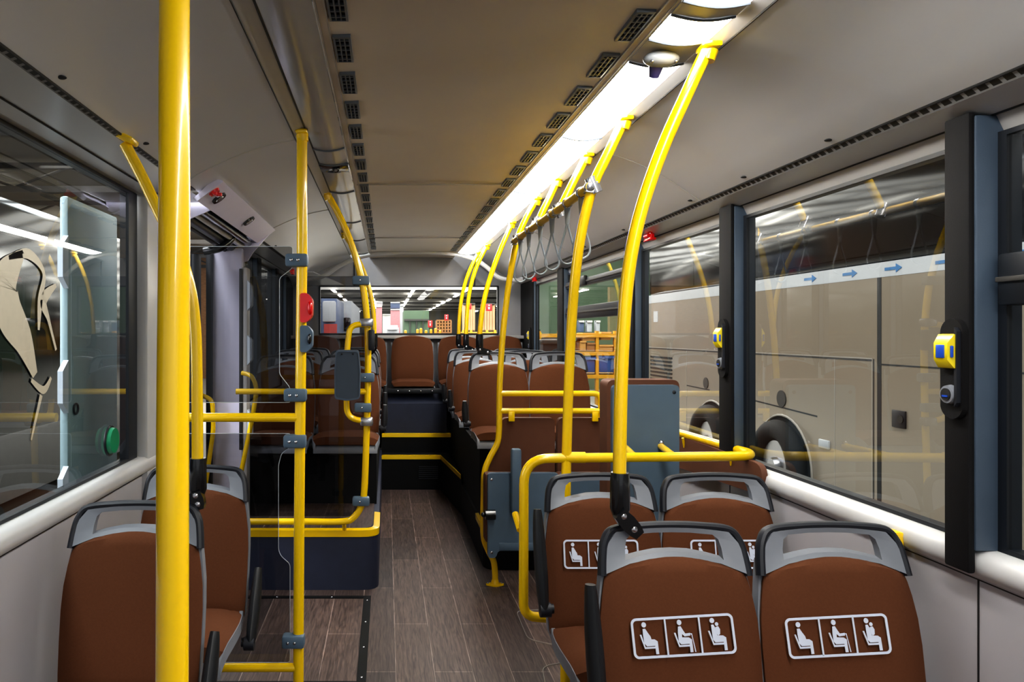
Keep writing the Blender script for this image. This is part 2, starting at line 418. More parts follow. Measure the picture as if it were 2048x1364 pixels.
# ---- windows
wn = [0]
def window(y0, y1, x, z0, z1, frame=.03, bar=None, glassmat='glass_side', side=1):
    wn[0] += 1
    t = struct(thing('window_%d' % wn[0], None, None, (x, (y0 + y1) / 2, z0)))
    m = MB(); s = side
    xo, xi = x + .03 * s, x - .006 * s
    for a, b in (((xi, y0, z0), (xo, y0 + frame, z1)), ((xi, y1 - frame, z0), (xo, y1, z1)), ((xi, y0 + frame, z0), (xo, y1 - frame, z0 + .012)), ((xi, y0 + frame, z1 - .012), (xo, y1 - frame, z1))): m.span(a, b)
    m.build('frame', 'frame_dark', t)
    m = MB(); m.face([(x, y0 + .01, z0), (x, y1 - .01, z0), (x, y1 - .01, z1), (x, y0 + .01, z1)]); m.build('pane', glassmat, t, smooth=0)
    if bar:
        for zb, h in bar:
            m = MB(); m.span((x - .028 * s, y0 + frame, zb - h / 2), (x + .02 * s, y1 - frame, zb + h / 2), .006); m.build('hopper_bar', 'frame_dark', t)
            m = MB(); m.span((x - .034 * s, y0 + frame, zb - .006), (x - .026 * s, y1 - frame, zb + .006), .002); m.build('drip_rail', 'steel_dark', t)
        zb = bar[0][0]; yc = y0 + (y1 - y0) * .62
        m = MB(); m.span((x - .05 * s, yc - .05, zb - .03), (x - .02 * s, yc + .05, zb + .04), .008); m.build('latch', 'black_plastic', t)
    return t
zs, zt = Zc(-.515), Zc(.4756)
window(-1.55, .55, GR, zs, zt); window(.63, 1.76, GR, zs, zt, bar=[(Zc(.125), .12)])
window(1.83, 3.01, GR, zs, zt); window(3.11, 4.22, GR, zs, zt)
window(4.35, 5.93, GR, zs, zt, bar=[(Zc(.375), .05), (Zc(.157), .09)]); window(6.08, 7.22, GR, zs, zt)
zl0, zl1 = Zc(-.515), Zc(.577)
window(-1.55, .9, GL, zl0, zl1, side=-1); window(.96, 3.08, GL, zl0, zl1, frame=.10, side=-1)
window(4.66, 5.75, GL, zl0, zl1, side=-1); window(5.85, 6.7, GL, zl0, zl1, side=-1); window(6.78, 7.4, GL, zl0, zl1, side=-1)
# rear window
t = struct(thing('window_12', None, None, (.2, 7.85, Zc(-.012))))
m = MB(); m.face([(-.70, 7.87, Zc(-.012)), (1.17, 7.87, Zc(-.012)), (1.17, 7.87, Zc(.497)), (-.70, 7.87, Zc(.497))]); m.build('pane', 'glass_rear', t, smooth=0)
m = MB()
for a, b in (((-.71, 7.835, Zc(-.02)), (1.18, 7.85, Zc(.004))), ((-.71, 7.835, Zc(.49)), (1.18, 7.85, Zc(.505))), ((-.715, 7.835, Zc(-.01)), (-.70, 7.85, Zc(.5))), ((1.17, 7.835, Zc(-.01)), (1.185, 7.85, Zc(.5)))): m.span(a, b)
m.build('frame', 'frame_dark', t)
# ---- window pillars: blue-grey upright with a black cover on the inner face
def pillar(y0, y1, xin, n, z0=None, side=1, cover=True, zt_=None):
    g = GR if side > 0 else GL
    z0 = z0 or Zc(-.515); z1 = zt_ or Zc(.517)
    m = MB(); m.span((xin, y0, z0), (g + .03 * side, y1, z1), .004)
    o = struct(m.build('trim_%d' % n, 'window_frame'))
    if cover:
        m = MB(); m.span((xin - .014 * side, y0 + .004, z0 - .055), (xin + .004 * side, y1 + .004, z1 + .008), .006)
        m.build('cover_plate', 'black_cover', o)
    return o
pillar(1.755, 1.834, 1.392, 11); pillar(3.005, 3.115, 1.408, 12); pillar(4.21, 4.36, 1.41, 13); pillar(5.92, 6.1, 1.415, 14); pillar(7.2, 7.85, 1.43, 15)
pillar(.54, .64, 1.392, 16)
pillar(5.74, 5.86, -1.0, 17, side=-1, zt_=Zc(.58)); pillar(6.69, 6.79, -1.0, 18, side=-1, zt_=Zc(.58)); pillar(7.4, 7.84, -1.0, 19, side=-1, zt_=Zc(.58))
# ---- podiums and rear steps
def rim(pts, r, par, z):
    m = MB(); p = fillet(pts, .09, 6)
    m.rings([[v + n * .022 + Vector((0, 0, h)) for n, h in ((Vector((0, 0, 0)), 0), (Vector((0, 0, 0)), .035), (Vector((0, 1, 0)) if False else Vector((0, 0, 0)), .035))] for v in p], caps=False, closed=False)
    return m
def podium(name, x0, x1, y0, y1, z, corner, rim_h=.034):
    """box with one rounded front corner (corner = x of the aisle side)"""
    s = 1 if corner == x1 else -1; wall_x = x0 if s > 0 else x1; r = .10
    path = fillet([(wall_x, y0, 0), (corner, y0, 0), (corner, y1, 0)], r, 8)
    poly = path + [Vector((wall_x, y1, 0))]
    m = MB(); m.prism(poly, (0, 0, z)); o = struct(m.build(name, 'podium' if s > 0 else 'step_black'))
    m = MB()
    front = [p for p in path if p.y <= y0 + .42] + [Vector((corner, y0 + .42, 0))]
    rings = []
    for i, p in enumerate(front):
        a, b = front[max(i - 1, 0)], front[min(i + 1, len(front) - 1)]
        tdir = (b - a).normalized(); nrm = Vector((tdir.y, -tdir.x, 0)) * s
        rings.append([p + nrm * .004 + Vector((0, 0, z - rim_h)), p + nrm * .006 + Vector((0, 0, z + .004)), p - nrm * .03 + Vector((0, 0, z + .008)), p - nrm * .03 + Vector((0, 0, z - .002))])
    m.rings(rings, caps=True, closed=True); m.build('step_edge', 'yellow', o, smooth=30)
    m = MB(); m.prism([p + Vector((-.035 * s if abs(p.x - corner) < .15 else 0, .035 if p.y < y0 + .15 else 0, z + .001)) for p in poly], (0, 0, .003)); m.build('top_covering', 'wood_floor', o)
    return o
podium('platform', -1.04, -.045, 4.2, 7.15, .335, -.045)
podium('platform.001', .60, 1.415, 4.55, 7.15, .245, .60)
def step(name, poly, z0, z1, edge, vent=False):
    m = MB(); m.prism([(x, y, z0) for x, y in poly], (0, 0, z1 - z0)); o = struct(m.build(name, 'step_black'))
    m = MB()
    rings = []
    for x, y in edge: rings.append([(x, y - .006, z1 - .03), (x, y - .006, z1 + .004), (x + .004, y + .03, z1 + .006), (x + .004, y + .03, z1 + .001)])
    m.rings(rings); m.build('step_edge', 'yellow', o)
    if vent:
        m = MB()
        for k in range(7): m.span((.30, poly[0][1] - .004, .10 + k * .018), (.48, poly[0][1] + .002, .108 + k * .018))
        m.build('air_grille', 'handle_dark', o)
    return o
step('step', [(-.045, 6.9), (.50, 6.9), (.60, 5.95), (.60, 7.6), (-.045, 7.6)], 0, .313, [(-.045, 6.9), (.50, 6.9), (.595, 5.95)], True)
step('step.001', [(-.045, 7.1), (.62, 7.1), (.62, 7.84), (-.045, 7.84)], .313, .49, [(-.045, 7.1), (.62, 7.1)])
m = MB(); m.prism([(-.02, 7.16, .49), (-.02, 7.16, .775), (-.02, 7.30, .865), (-.02, 7.8, .865), (-.02, 7.8, .49)], (.60, 0, 0))
o = struct(m.build('engine_cover', 'podium'))
m = MB(); m.span((-.035, 7.16, .87), (.60, 7.24, .92), .008); m.build('bench_mount', 'black_plastic', o)
for k in range(4):
    m = MB(); m.ball((.11 + k * .11, 7.158, .895), .010); m.build('bolt', 'bolt', o)
m = MB(); m.span((-1.03, 4.86, .335), (-.065, 7.1, .70)); struct(m.build('seat_plinth', 'step_black'))
m = MB(); m.span((.615, 4.90, .245), (1.41, 7.1, .70)); struct(m.build('seat_plinth.001', 'step_black'))
m = MB(); m.span((-1.03, 7.25, .335), (-.05, 7.84, .86)); m.span((.62, 7.25, .245), (1.41, 7.84, .86)); struct(m.build('bench_base', 'step_black'))
# ---- middle door on the left: header, post, pushed-open leaf
t = struct(thing('door_1', None, None, (-1.0, 4.0, 0)))
m = MB()
m.rings([[(x, y, Zc(z)) for x, z in ((-.695, .648), (-.69, .642), (-.80, .560), (-.815, .572), (-.73, .655))] for y in (3.14, 4.62)]); m.build('header_strip', 'post_lavender', t)
m = MB(); m.span((-1.06, 3.40, Zc(.60)), (-.79, 4.62, Zc(.625))); m.build('header_recess', 'dark_hole', t)
m = MB(); m.prism([(-1.05, 3.39, Zc(.46)), (-1.05, 3.39, Zc(.60)), (-.80, 3.39, Zc(.60)), (-.80, 3.39, Zc(.565))], (0, .012, 0)); m.build('header_end', 'post_lavender', t)
m = MB(); m.prism([(-1.05, 4.60, Zc(.40)), (-1.05, 4.60, Zc(.62)), (-.70, 4.60, Zc(.645)), (-.83, 4.60, Zc(.50)), (-.86, 4.60, Zc(.45))], (0, .02, 0)); m.build('header_end', 'post_lavender', t)
for k, (x, r) in enumerate(((-.86, .022), (-.90, .016), (-.95, .026), (-.99, .014))):
    m = MB(); m.tube([(x, 3.45, Zc(.575 - .01 * k)), (x + .01, 4.58, Zc(.56 - .018 * k))], r, n=12); m.build('drive_rod', ('black_gloss', 'steel', 'black_plastic', 'steel_dark')[k], t)
for (px, py, d) in ((437, 395, 3.29), (497, 441, 3.98)):
    p = at(px, py, d); nn = Vector((.60, 0, -.80)); m = MB(); m.cyl(p - nn * .008, p + nn * .010, .038, .034); l = m.build('lamp_ring', 'black_gloss', t)
    m = MB(); m.cyl(p + nn * .008, p + nn * .0125, .022, .018); m.build('lamp_lens', 'silver', l)
p = at(428, 383, 3.175); m = MB(); m.cyl(p, p + nn * .012, .026, .022); m.box(p + nn * .016, (.05, .018, .016), .005); m.box(p + nn * .016, (.018, .06, .016), .005); m.build('red_release_knob', 'red_plastic', t)
# arm that swings the leaf
m = MB(); m.tube(spline([at(474, 455, 4.3), at(462, 478, 4.25), at(440, 496, 4.2), at(408, 503, 4.2)], 8), .022, n=12); m.build('swing_arm', 'black_gloss', t)
# full-height post panel at the rear edge of the opening
m = MB(); m.span((-1.075, 4.50, .02), (-.875, 4.56, Zc(.52)), .01); pp = m.build('post_panel', 'post_lavender', t)
m = MB(); m.span((-.875, 4.47, .02), (-.838, 4.58, Zc(.40)), .012); m.build('edge_post', 'rail_grey', t)
m = MB(); m.span((-.885, 4.458, .75), (-.865, 4.472, Zc(.39)), .005); m.build('rubber_seal', 'joint_dark', t)
for z in (1.68, 1.35, .9):
    m = MB(); m.prism([(-.838, 4.47, z - .09), (-.812, 4.47, z - .06), (-.812, 4.47, z + .06), (-.838, 4.47, z + .09)], (0, .06, 0)); m.build('hinge_clip', 'clip_white', t)
# leaf edge seen through the opening
m = MB(); m.span((-1.155, 4.30, -.2), (-1.10, 4.42, Zc(.46)), .012); m.build('leaf_frame', 'black_plastic', t)
m = MB(); m.tube([(-1.09, 4.22, -.2), (-1.09, 4.22, Zc(.45))], .028, n=14); m.build('shaft', 'frame_dark', t)
m = MB(); m.span((-1.085, 4.46, 0), (-1.05, 4.5, Zc(.5)), .006); m.build('rubber_seal', 'handle_dark', t)
# yellow handles on the post panel
m = MB(); m.tube(fillet([at(484, 746, 4.42), at(503, 750, 4.40), at(514, 775, 4.40), at(506, 830, 4.40), at(478, 965, 4.40)], .05), .014, n=12); m.build('grab_handle', 'yellow', t)
m = MB(); m.tube(fillet([at(402, 790, 4.4), at(425, 800, 4.4), at(427, 860, 4.4), at(408, 990, 4.4)], .05), .014, n=12); m.build('grab_handle', 'yellow', t)
# leaf pushed outside along the body
m = MB(); m.span((-1.235, 2.80, -.25), (-1.20, 3.32, Zc(.52)), .012); lf = m.build('open_leaf', 'leaf_teal', t)
for z in (1.72, 1.25, .85):
    m = MB(); m.prism([(-1.198, 2.80, z - .10), (-1.198, 2.75, z - .06), (-1.198, 2.75, z + .06), (-1.198, 2.80, z + .10)], (-.02, 0, 0)); m.build('hinge_clip', 'clip_white', lf)
for z in (1.16,):
    m = MB(); m.tube([(-1.195, 2.86 + .02 * math.cos(a), z + .02 * math.sin(a)) for a in [k * pi / 8 for k in range(16)]], .004, n=6, closed=True); m.build('lock_ring', 'frame_dark', lf)
# ================================================================== SEATS
def pad(rows, nu=16, t=.03, power=6, arch=0.0, side_drop=0.0):
    """pillowed cushion lofted over rows of (y, z, half_width); front face looks to -normal side"""
    m = MB(); R = [Vector((0, y, z)) for y, z, w in rows]; n = len(rows)
    fr, bk = [], []
    for i in range(n):
        a, b = R[max(i - 1, 0)], R[min(i + 1, n - 1)]
        tg = (b - a).normalized(); nr = Vector((0, -tg.z, tg.y)); nr = nr if nr.y < 0.2 else -nr
        if nr.z < -.3: nr = -nr
        v = i / (n - 1); ev = 1 - (2 * abs(v - .5)) ** 10 * .75
        f, k = [], []
        for j in range(nu + 1):
            u = -1 + 2 * j / nu; e = (1 - abs(u) ** power * .85) * ev
            w = rows[i][2] * (1 - (max(0, v - .90) / .10) ** 2 * .05)
            p = R[i] + Vector((u * w, 0, 0)) - tg * (arch * u * u * v ** 2) 
            f.append(p + nr * t * e); k.append(p - nr * .004)
        fr.append(f); bk.append(k)
    m.rings([f + list(reversed(k)) for f, k in zip(fr, bk)], caps=True, closed=True)
    return m
BACK = [(-.118, .385, .202), (-.113, .41, .207), (-.105, .47, .210), (-.09, .56, .213), (-.075, .65, .214), (-.062, .72, .211), (-.05, .78, .203), (-.04, .82, .196), (-.034, .845, .190), (-.030, .862, .183)]
CUSH = [(-.125, .425, .200), (-.16, .418, .205), (-.22, .420, .210), (-.30, .428, .214), (-.38, .436, .216), (-.44, .437, .214), (-.475, .425, .208), (-.492, .40, .200)]
BACK = [(y, z, w * .965) for y, z, w in BACK]; CUSH = [(y, z, w * .965) for y, z, w in CUSH]
def fig_polys(kind):
    c = lambda x, y, r, n=14: [(x + r * math.cos(2 * pi * k / n), y + r * math.sin(2 * pi * k / n)) for k in range(n)]
    chair = [(.215, .60), (.265, .60), (.36, .265), (.66, .265), (.66, .215), (.33, .215)]
    legs = [(.40, .47), (.66, .455), (.74, .40), (.745, .06), (.655, .06), (.655, .285), (.40, .285), (.335, .36)]
    if kind == 0: return [c(.37, .86, .072), [(.32, .75), (.40, .755), (.47, .64), (.54, .54), (.56, .45), (.40, .30), (.33, .36), (.315, .60)], legs, chair]
    if kind == 1: return [c(.41, .87, .072), [(.36, .76), (.44, .77), (.50, .66), (.56, .565), (.71, .575), (.71, .505), (.53, .49), (.46, .56), (.45, .45), (.40, .30), (.335, .36), (.34, .6)], legs, chair, [(.70, .56), (.76, .56), (.83, .06), (.80, .06), (.745, .52)]]
    return [c(.37, .87, .072), [(.33, .76), (.40, .765), (.47, .62), (.48, .45), (.40, .30), (.335, .36), (.33, .60)], legs, chair, c(.50, .77, .052), [(.45, .69), (.54, .71), (.585, .63), (.57, .50), (.50, .46), (.46, .55)]]
def sticker_mesh(w=.262, h=.098, rot=0.0, dx=0.0):
    """white pictogram panel on the flat of a backrest; x, s = along the backrest"""
    m = MB(); yb, zb = -.0775, .675; tg = (Vector((0, -.062, .72)) - Vector((0, -.09, .56))).normalized(); nr = Vector((0, -tg.z, tg.y))
    def P(x, s, off=.0335):
        xr = x * math.cos(rot) - s * math.sin(rot); sr = x * math.sin(rot) + s * math.cos(rot)
        return Vector((xr + dx, yb, zb)) + tg * sr + nr * off
    def rr(hw, hh, r, n=6):
        o = []
        for cx, cy, a0 in ((hw - r, hh - r, 0), (-hw + r, hh - r, pi / 2), (-hw + r, -hh + r, pi), (hw - r, -hh + r, 3 * pi / 2)):
            for k in range(n + 1): a = a0 + pi / 2 * k / n; o.append((cx + r * math.cos(a), cy + r * math.sin(a)))
        return o
    O = [P(*p) for p in rr(w / 2, h / 2, .014)]; I = [P(*p) for p in rr(w / 2 - .006, h / 2 - .006, .009)]
    m.ring_prism(O, I, nr * .0012)
    for k in (-1, 1):
        x = k * w / 6; m.prism([P(x - .0022, -h / 2 + .004), P(x + .0022, -h / 2 + .004), P(x + .0022, h / 2 - .004), P(x - .0022, h / 2 - .004)], nr * .0012)
    for k in range(3):
        x0 = -w / 2 + k * w / 3 + .002; s0 = -h / 2 + .004; H = h - .008
        for j, poly in enumerate(fig_polys(k)):
            m.prism([P(x0 + x * H * .93, s0 + y * H, .0335 + .0001 * j) for x, y in poly], nr * .0011)
    return m
def make_seat(label, sticker=None, arm=None, arm_z=(.50, .83), arm_side=-1, group=None, pedestal=.375, tilt=0.0, raised=False):
    t = thing('passenger_seat', label, 'seat', (0, 0, 0), group)
    # shell behind the upholstery
    m = MB()
    sh = [(y + .012, z, w + .012) for y, z, w in reversed(CUSH)][:-1]
    rows = []
    for y, z, w in [(-.50, .372, .198)] + [(y, z - .018, w + .003) for y, z, w in reversed(CUSH)]: rows.append((Vector((0, y, z)), w, Vector((0, 0, -.022))))
    for y, z, w in BACK[1:-1]: rows.append((Vector((0, y + .018, z)), w + .002, Vector((0, .022, 0))))
    rows.append((Vector((0, -.006, .862)), .178, Vector((0, .022, 0))))
    rings = []
    for k, (p, w, off) in enumerate(rows):
        arch = .03 if k == len(rows) - 1 else 0
        fr = [p + Vector((u * w, 0, -arch * u * u)) + (Vector((0, -.010, 0)) if off.y and abs(u) > .93 else Vector((0, 0, .022)) if off.z and abs(u) > .93 else Vector((0, 0, 0))) for u in (-1, -.94, -.92, -.5, 0, .5, .92, .94, 1)]
        bk = [p + off + Vector((u * w, 0, -arch * u * u)) for u in (1, .5, 0, -.5, -1)]
        rings.append(fr + bk)
    m.rings(rings); m.build('shell', 'seat_grey', t, smooth=40)
    bk = pad(BACK, arch=.038, t=.03).build('backrest', 'brown_fabric', t, smooth=50)
    pad(CUSH, t=.035).build('seat_cushion', 'brown_fabric', t, smooth=50)
    if sticker is not None:
        m = sticker_mesh(rot=sticker[0], dx=sticker[1]); s = m.build('pictogram_panel', 'white_print', bk, smooth=0, label='white outlined panel of three seated figures')
    # grab handle: grey inner plate with an opening, dark outer grip
    Y = lambda z: -.030 + (z - .862) * .30
    arch_top = [(-.13, .852), (-.09, .862), (-.045, .870), (0, .872), (.045, .870), (.09, .862), (.13, .852)]
    inner = arch_top + [(.128, .880), (.122, .903), (.108, .914), (.05, .919), (0, .920), (-.05, .919), (-.108, .914), (-.122, .903), (-.128, .880)]
    outer = [(-.190, .818), (-.12, .845), (-.05, .858), (0, .860), (.05, .858), (.12, .845), (.190, .818), (.184, .86), (.172, .895), (.150, .922), (.07, .931), (0, .933), (-.07, .931), (-.150, .922), (-.172, .895), (-.184, .86)]
    m = MB(); m.ring_prism([(x, Y(z) - .012, z) for x, z in outer], [(x, Y(z) - .006, z) for x, z in inner], (0, .028, .004))
    hp = m.build('handle_plate', 'seat_grey', t, smooth=30)
    m = MB(); m.tube(spline([(x, Y(z) + .002, z) for x, z in [(-.192, .812), (-.187, .86), (-.178, .897), (-.152, .925), (-.07, .934), (0, .936), (.07, .934), (.152, .925), (.178, .897), (.187, .86), (.192, .812)]], 6), .0115, n=10, flat=1.5)
    m.build('grab_handle', 'handle_dark', t)
    # crease line and support
    m = MB(); pz = pedestal; zf = 0 if not raised else .335
    m.span((-.12, -.40, pz - .05), (.12, -.10, pz - .018), .01)
    if not raised: m.span((-.03, -.36, 0), (.03, -.30, pz - .03)); m.span((-.03, -.20, 0), (.03, -.14, pz - .03))
    m.build('pedestal', 'black_plastic', t)
    if arm:
        s = arm_side; x = s * .238; z0, z1 = arm_z
        m = MB(); p0, p1 = Vector((x, -.20, z0)), Vector((x + s * .006, -.12 + tilt, z1))
        pts = spline([p0, p0.lerp(p1, .3) + Vector((0, .006, 0)), p0.lerp(p1, .7) + Vector((0, .006, 0)), p1], 5)
        m.tube(pts, [.012 + .010 * math.sin(pi * min(1, .12 + .85 * k / (len(pts) - 1))) for k in range(len(pts))], n=12, flat=1.6); a = m.build('armrest', 'black_plastic', t)
        m = MB(); m.cyl((x - s * .022, -.20, z0), (x + s * .014, -.20, z0), .024); m.cyl((x - s * .034, -.19, z0), (x - s * .02, -.19, z0), .016); m.build('pivot', 'handle_dark', a)
    return t
S1 = make_seat('brown priority seat with white pictograms nearest the camera, aisle side on the right', (.055, -.005), True, (.46, .815))
S1.location = (.760, 2.0, 0)
S2 = make_seat('brown priority seat with white pictograms nearest the camera, against the right wall', (.05, -.03))
S2.location = (1.178, 2.0, 0)
S3 = make_seat('brown priority seat beside the yellow rail loop, second row on the right', (.0, -.02), True, (.52, .84))
S3.location = (.768, 2.70, 0)
S4 = make_seat('brown priority seat in the second row on the right, against the wall', (.0, .01))
S4.location = (1.182, 2.70, 0)
L1 = make_seat('plain brown seat nearest the camera on the left, behind the thick yellow pole', None, True, (.36, .58), 1, tilt=.04); L1.location = (-.745, 2.25, 0)
L2 = make_seat('plain brown seat on the left in front of the glass partition', None, True, (.34, .57), 1, tilt=.05); L2.location = (-.725, 2.86, 0)
RZ = .38
R1 = make_seat('plain brown raised seat behind the double yellow rail, aisle side', None, True, (.47, .62), -1, tilt=-.06, raised=True)
R1.location = (.765, 5.14, RZ)
X2 = 1.18
plain = make_seat('plain brown raised seat behind the double yellow rail, window side', None, raised=True); plain.location = (X2, 5.14, RZ)
rows = {6.3: 'second', 6.95: 'third'}
for d, nm in rows.items():
    dup(R1, (.765, d, RZ - .015), 'plain brown seat of the %s raised row on the right, aisle side' % nm)
    dup(plain, (X2, d, RZ - .015), 'plain brown seat of the %s raised row on the right, window side' % nm)
LA = make_seat('plain brown raised seat on the left, seen under the grey validator box', None, True, (.47, .62), 1, tilt=-.06, raised=True); LA.location = (-.254, 5.08, .36)
LB = dup(plain, (-.69, 5.08, .36), 'plain brown raised seat on the left by the wall, behind the dark glass')
for d, nm in ((5.85, 'second'), (6.6, 'third')):
    dup(LA, (-.254, d, RZ), 'plain brown seat of the %s raised row on the left, aisle side' % nm)
    dup(plain, (-.69, d, RZ), 'plain brown seat of the %s raised row on the left, wall side' % nm)
# rear bench: five separate wide seats
def bench_seat(label):
    t = thing('bench_seat', label, 'seat')
    B = [(-.10, .95, .205), (-.095, 1.0, .210), (-.08, 1.1, .213), (-.06, 1.22, .213), (-.045, 1.32, .207), (-.035, 1.38, .195), (-.03, 1.415, .175), (-.028, 1.43, .155)]
    K = [(-.10, .975, .205), (-.15, .965, .210), (-.25, .965, .213), (-.36, .965, .212), (-.40, .955, .205), (-.415, .935, .198)]
    pad(B, t=.04, arch=.025).build('backrest', 'brown_fabric', t, smooth=50)
    pad(K, t=.035).build('seat_cushion', 'brown_fabric', t, smooth=50)
    m = MB(); m.rings([[(-.215, y, z), (.215, y, z), (.215, y + .03, z - .01), (-.215, y + .03, z - .01)] for y, z in ((-.42, .915), (-.20, .93), (-.085, .94), (-.06, 1.1), (-.025, 1.36))]); m.build('shell', 'seat_grey', t)
    return t
bs = bench_seat('brown bench seat in the middle of the rear row, facing the aisle'); bs.location = (.262, 7.6, 0)
for x, lb in ((-.213, 'brown bench seat of the rear row, just left of the aisle seat'), (-.688, 'brown bench seat of the rear row, in the left corner'), (.737, 'brown bench seat of the rear row, just right of the aisle seat'), (1.168, 'brown bench seat of the rear row, in the right corner')):
    dup(bs, (x, 7.6, 0), lb)
# ================================================================== FOLDING SEATS, WHEELCHAIR BACKREST, WALL CUSHION
def folding_seat(x0, x1, label, corner):
    t = thing('folding_seat', label, 'seat', ((x0 + x1) / 2, 4.31, 0))
    zt = Zc(-.489); zb = .30
    poly = [(x0 - .0, zb), (x0, Zc(-.80)), (x0 + (.075 if corner else 0), Zc(-.62)), (x0 + (.085 if corner else .005), zt), (x1, zt), (x1, zb)]
    pv = fillet([Vector((x, 0, z)) for x, z in poly], .03, 4, closed=True)
    m = MB(); m.prism([(p.x, 4.302, p.z) for p in pv], (0, .05, 0)); m.build('backrest', 'brown_vinyl', t)
    px0, px1, pz0, pz1 = x0 - .022, x1 - .02, Zc(-1.215), Zc(-.775)
    o = fillet([Vector(p) for p in ((px0, 0, pz0 - .03), (px0, 0, pz1), (px1, 0, pz1), (px1, 0, pz0 - .03), (px1 - .045, 0, pz0 - .03), (px1 - .055, 0, pz0 + .01), (px0 + .055, 0, pz0 + .01), (px0 + .045, 0, pz0 - .03))], .018, 4, closed=True)
    m = MB(); m.prism([(p.x, 4.12, p.z) for p in o], (0, .035, 0)); pn = m.build('seat_pan', 'slate', t)
    m = MB(); m.span((px0 - .012, 4.155, pz0 + .04), (px1 - .01, 4.255, pz1 - .01), .02); m.build('seat_pad', 'brown_vinyl', t)
    for x in (px0 + .02, px1 - .02):
        for z in (pz1 - .035, pz0):
            m = MB(); m.ball((x, 4.119, z), (.008, .004, .008)); m.build('screw', 'bolt', pn)
    m = MB(); m.span((px0 + .06, 4.116, pz0 + .01), (px1 - .06, 4.13, pz0 + .055), .006); m.build('front_lip', 'slate', pn)
    return t
f1 = folding_seat(.585, .975, 'folded-up slate pan seat with brown back, aisle side behind the yellow loop', True)
f2 = folding_seat(.99, 1.395, 'folded-up slate pan seat with brown back, behind the second-row priority seats', False)
p0 = at(1032, 1025, 4.08); p1 = at(1032, 897, 4.08)
m = MB(); m.box((p0 + p1) / 2, (.055, .05, (p1 - p0).z), .012); m.build('armrest', 'slate', f1)
m = MB(); m.cyl((.60, 4.10, Zc(-1.0)), (.545, 4.10, Zc(-1.0)), .028); m.ball((.535, 4.10, Zc(-1.0)), .014); m.build('hinge', 'black_gloss', f1)
t = thing('wheelchair_backrest', 'tall slate board with brown padding standing behind the second-row seats', 'backrest', (1.085, 3.15, 0))
o = fillet([Vector((x, 0, z)) for x, z in ((.943, .42), (.943, Zc(-.215)), (1.222, Zc(-.215)), (1.222, .42))], .02, 4, closed=True)
m = MB(); m.prism([(p.x, 3.10, p.z) for p in o], (0, .025, 0)); bb = m.build('board', 'slate', t)
o = fillet([Vector((x, 0, z)) for x, z in ((.928, .44), (.928, Zc(-.195)), (1.232, Zc(-.195)), (1.232, .44))], .03, 5, closed=True)
m = MB(); m.prism([(p.x, 3.125, p.z) for p in o], (0, .11, 0)); m.build('padding', 'brown_vinyl', t)
for x in (.965, 1.20):
    m = MB(); m.ball((x, 3.099, Zc(-.245)), (.008, .004, .008)); m.build('screw', 'handle_dark', bb)
m = MB(); m.span((1.02, 3.11, 0), (1.06, 3.16, .43)); m.span((1.12, 3.11, 0), (1.16, 3.16, .43)); m.build('leg', 'black_plastic', t)
o = fillet([Vector((0, y, z)) for y, z in ((2.74, Zc(-.60)), (2.74, Zc(-.485)), (4.05, Zc(-.485)), (4.05, Zc(-.66)))], .06, 5, closed=True)
m = MB(); m.prism([(1.385, p.y, p.z) for p in o], (.022, 0, 0))
tag(m.build('wall_cushion', 'brown_vinyl'), 'long brown padded board along the right wall under the window', 'cushion')
# ================================================================== YELLOW POLES AND RAILS
PRAD = .0175
mat('validator', (52, 64, 78), 0.5, var=0.05, bump=0.12, bscale=500)
def flange(p, t, s=1, r=.030):
    m = MB(); m.box(p + Vector((0, 0, -.004)), (.046, .07, .016), .006); m.cyl(p + Vector((0, 0, -.012)), p + Vector((-.006 * s, 0, -.04)), .024, .020)
    m.build('ceiling_flange', 'yellow', t)
def bracket(t, top, tip, s=1, k=1.0):
    """black sleeve on the pole foot with a bolted lever down to the seat handle"""
    top, tip = Vector(top), Vector(tip); low = Vector((top.x, top.y, top.z - .125 * k))
    m = MB(); m.tube([top, top + Vector((0, 0, -.02)), low + Vector((0, 0, .03)), low], [.0235, .0255, .0265, .016], n=18)
    b = m.build('seat_bracket', 'black_gloss', t)
    m = MB(); mid = low + Vector((0, -.012, .012)); dv = (tip - mid); n = Vector((-dv.z, 0, dv.x)).normalized()
    a0, a1 = mid - dv.normalized() * .015, tip + dv.normalized() * .008
    m.rings([[p + n * w + Vector((0, h, 0)), p - n * w + Vector((0, h, 0)), p - n * w + Vector((0, h + .026, 0)), p + n * w + Vector((0, h + .026, 0))] for p, w, h in ((a0, .018, -.02), (mid.lerp(tip, .3), .022, -.02), (mid.lerp(tip, .8), .020, -.02), (a1, .014, -.02))])
    m.build('lever', 'black_gloss', b)
    for p in (mid + Vector((0, -.018, .004)), mid.lerp(tip, .72) + Vector((0, -.018, 0))):
        m = MB(); m.ball(p, (.0095, .006, .0095)); m.build('bolt', 'bolt', b)
def pole(label, pts, ceiling=True, cat='pole', r=PRAD, n=8, smooth=True):
    pts = [Vector(p) for p in pts]; base = pts[-1]
    t = thing('grab_pole', label, cat, (base.x, base.y, max(0, base.z)))
    m = MB(); m.tube(spline(pts, n) if smooth else pts, r, n=18); m.build('pole', 'yellow', t)
    if ceiling: flange(pts[0], t, 1 if pts[0].x > 0 else -1)
    return t
A = lambda L, d: [at(x, y, d) for x, y in L]
p1 = A([(1418, 92), (1375, 185), (1330, 285), (1295, 380), (1270, 470), (1255, 560), (1247, 660), (1242, 780), (1240, 880), (1239, 950)], 1.98)
t = pole('yellow curved pole bolted to the nearest aisle-side priority seat', p1); bracket(t, at(1240, 945, 1.98), at(1272, 1064, 1.985))
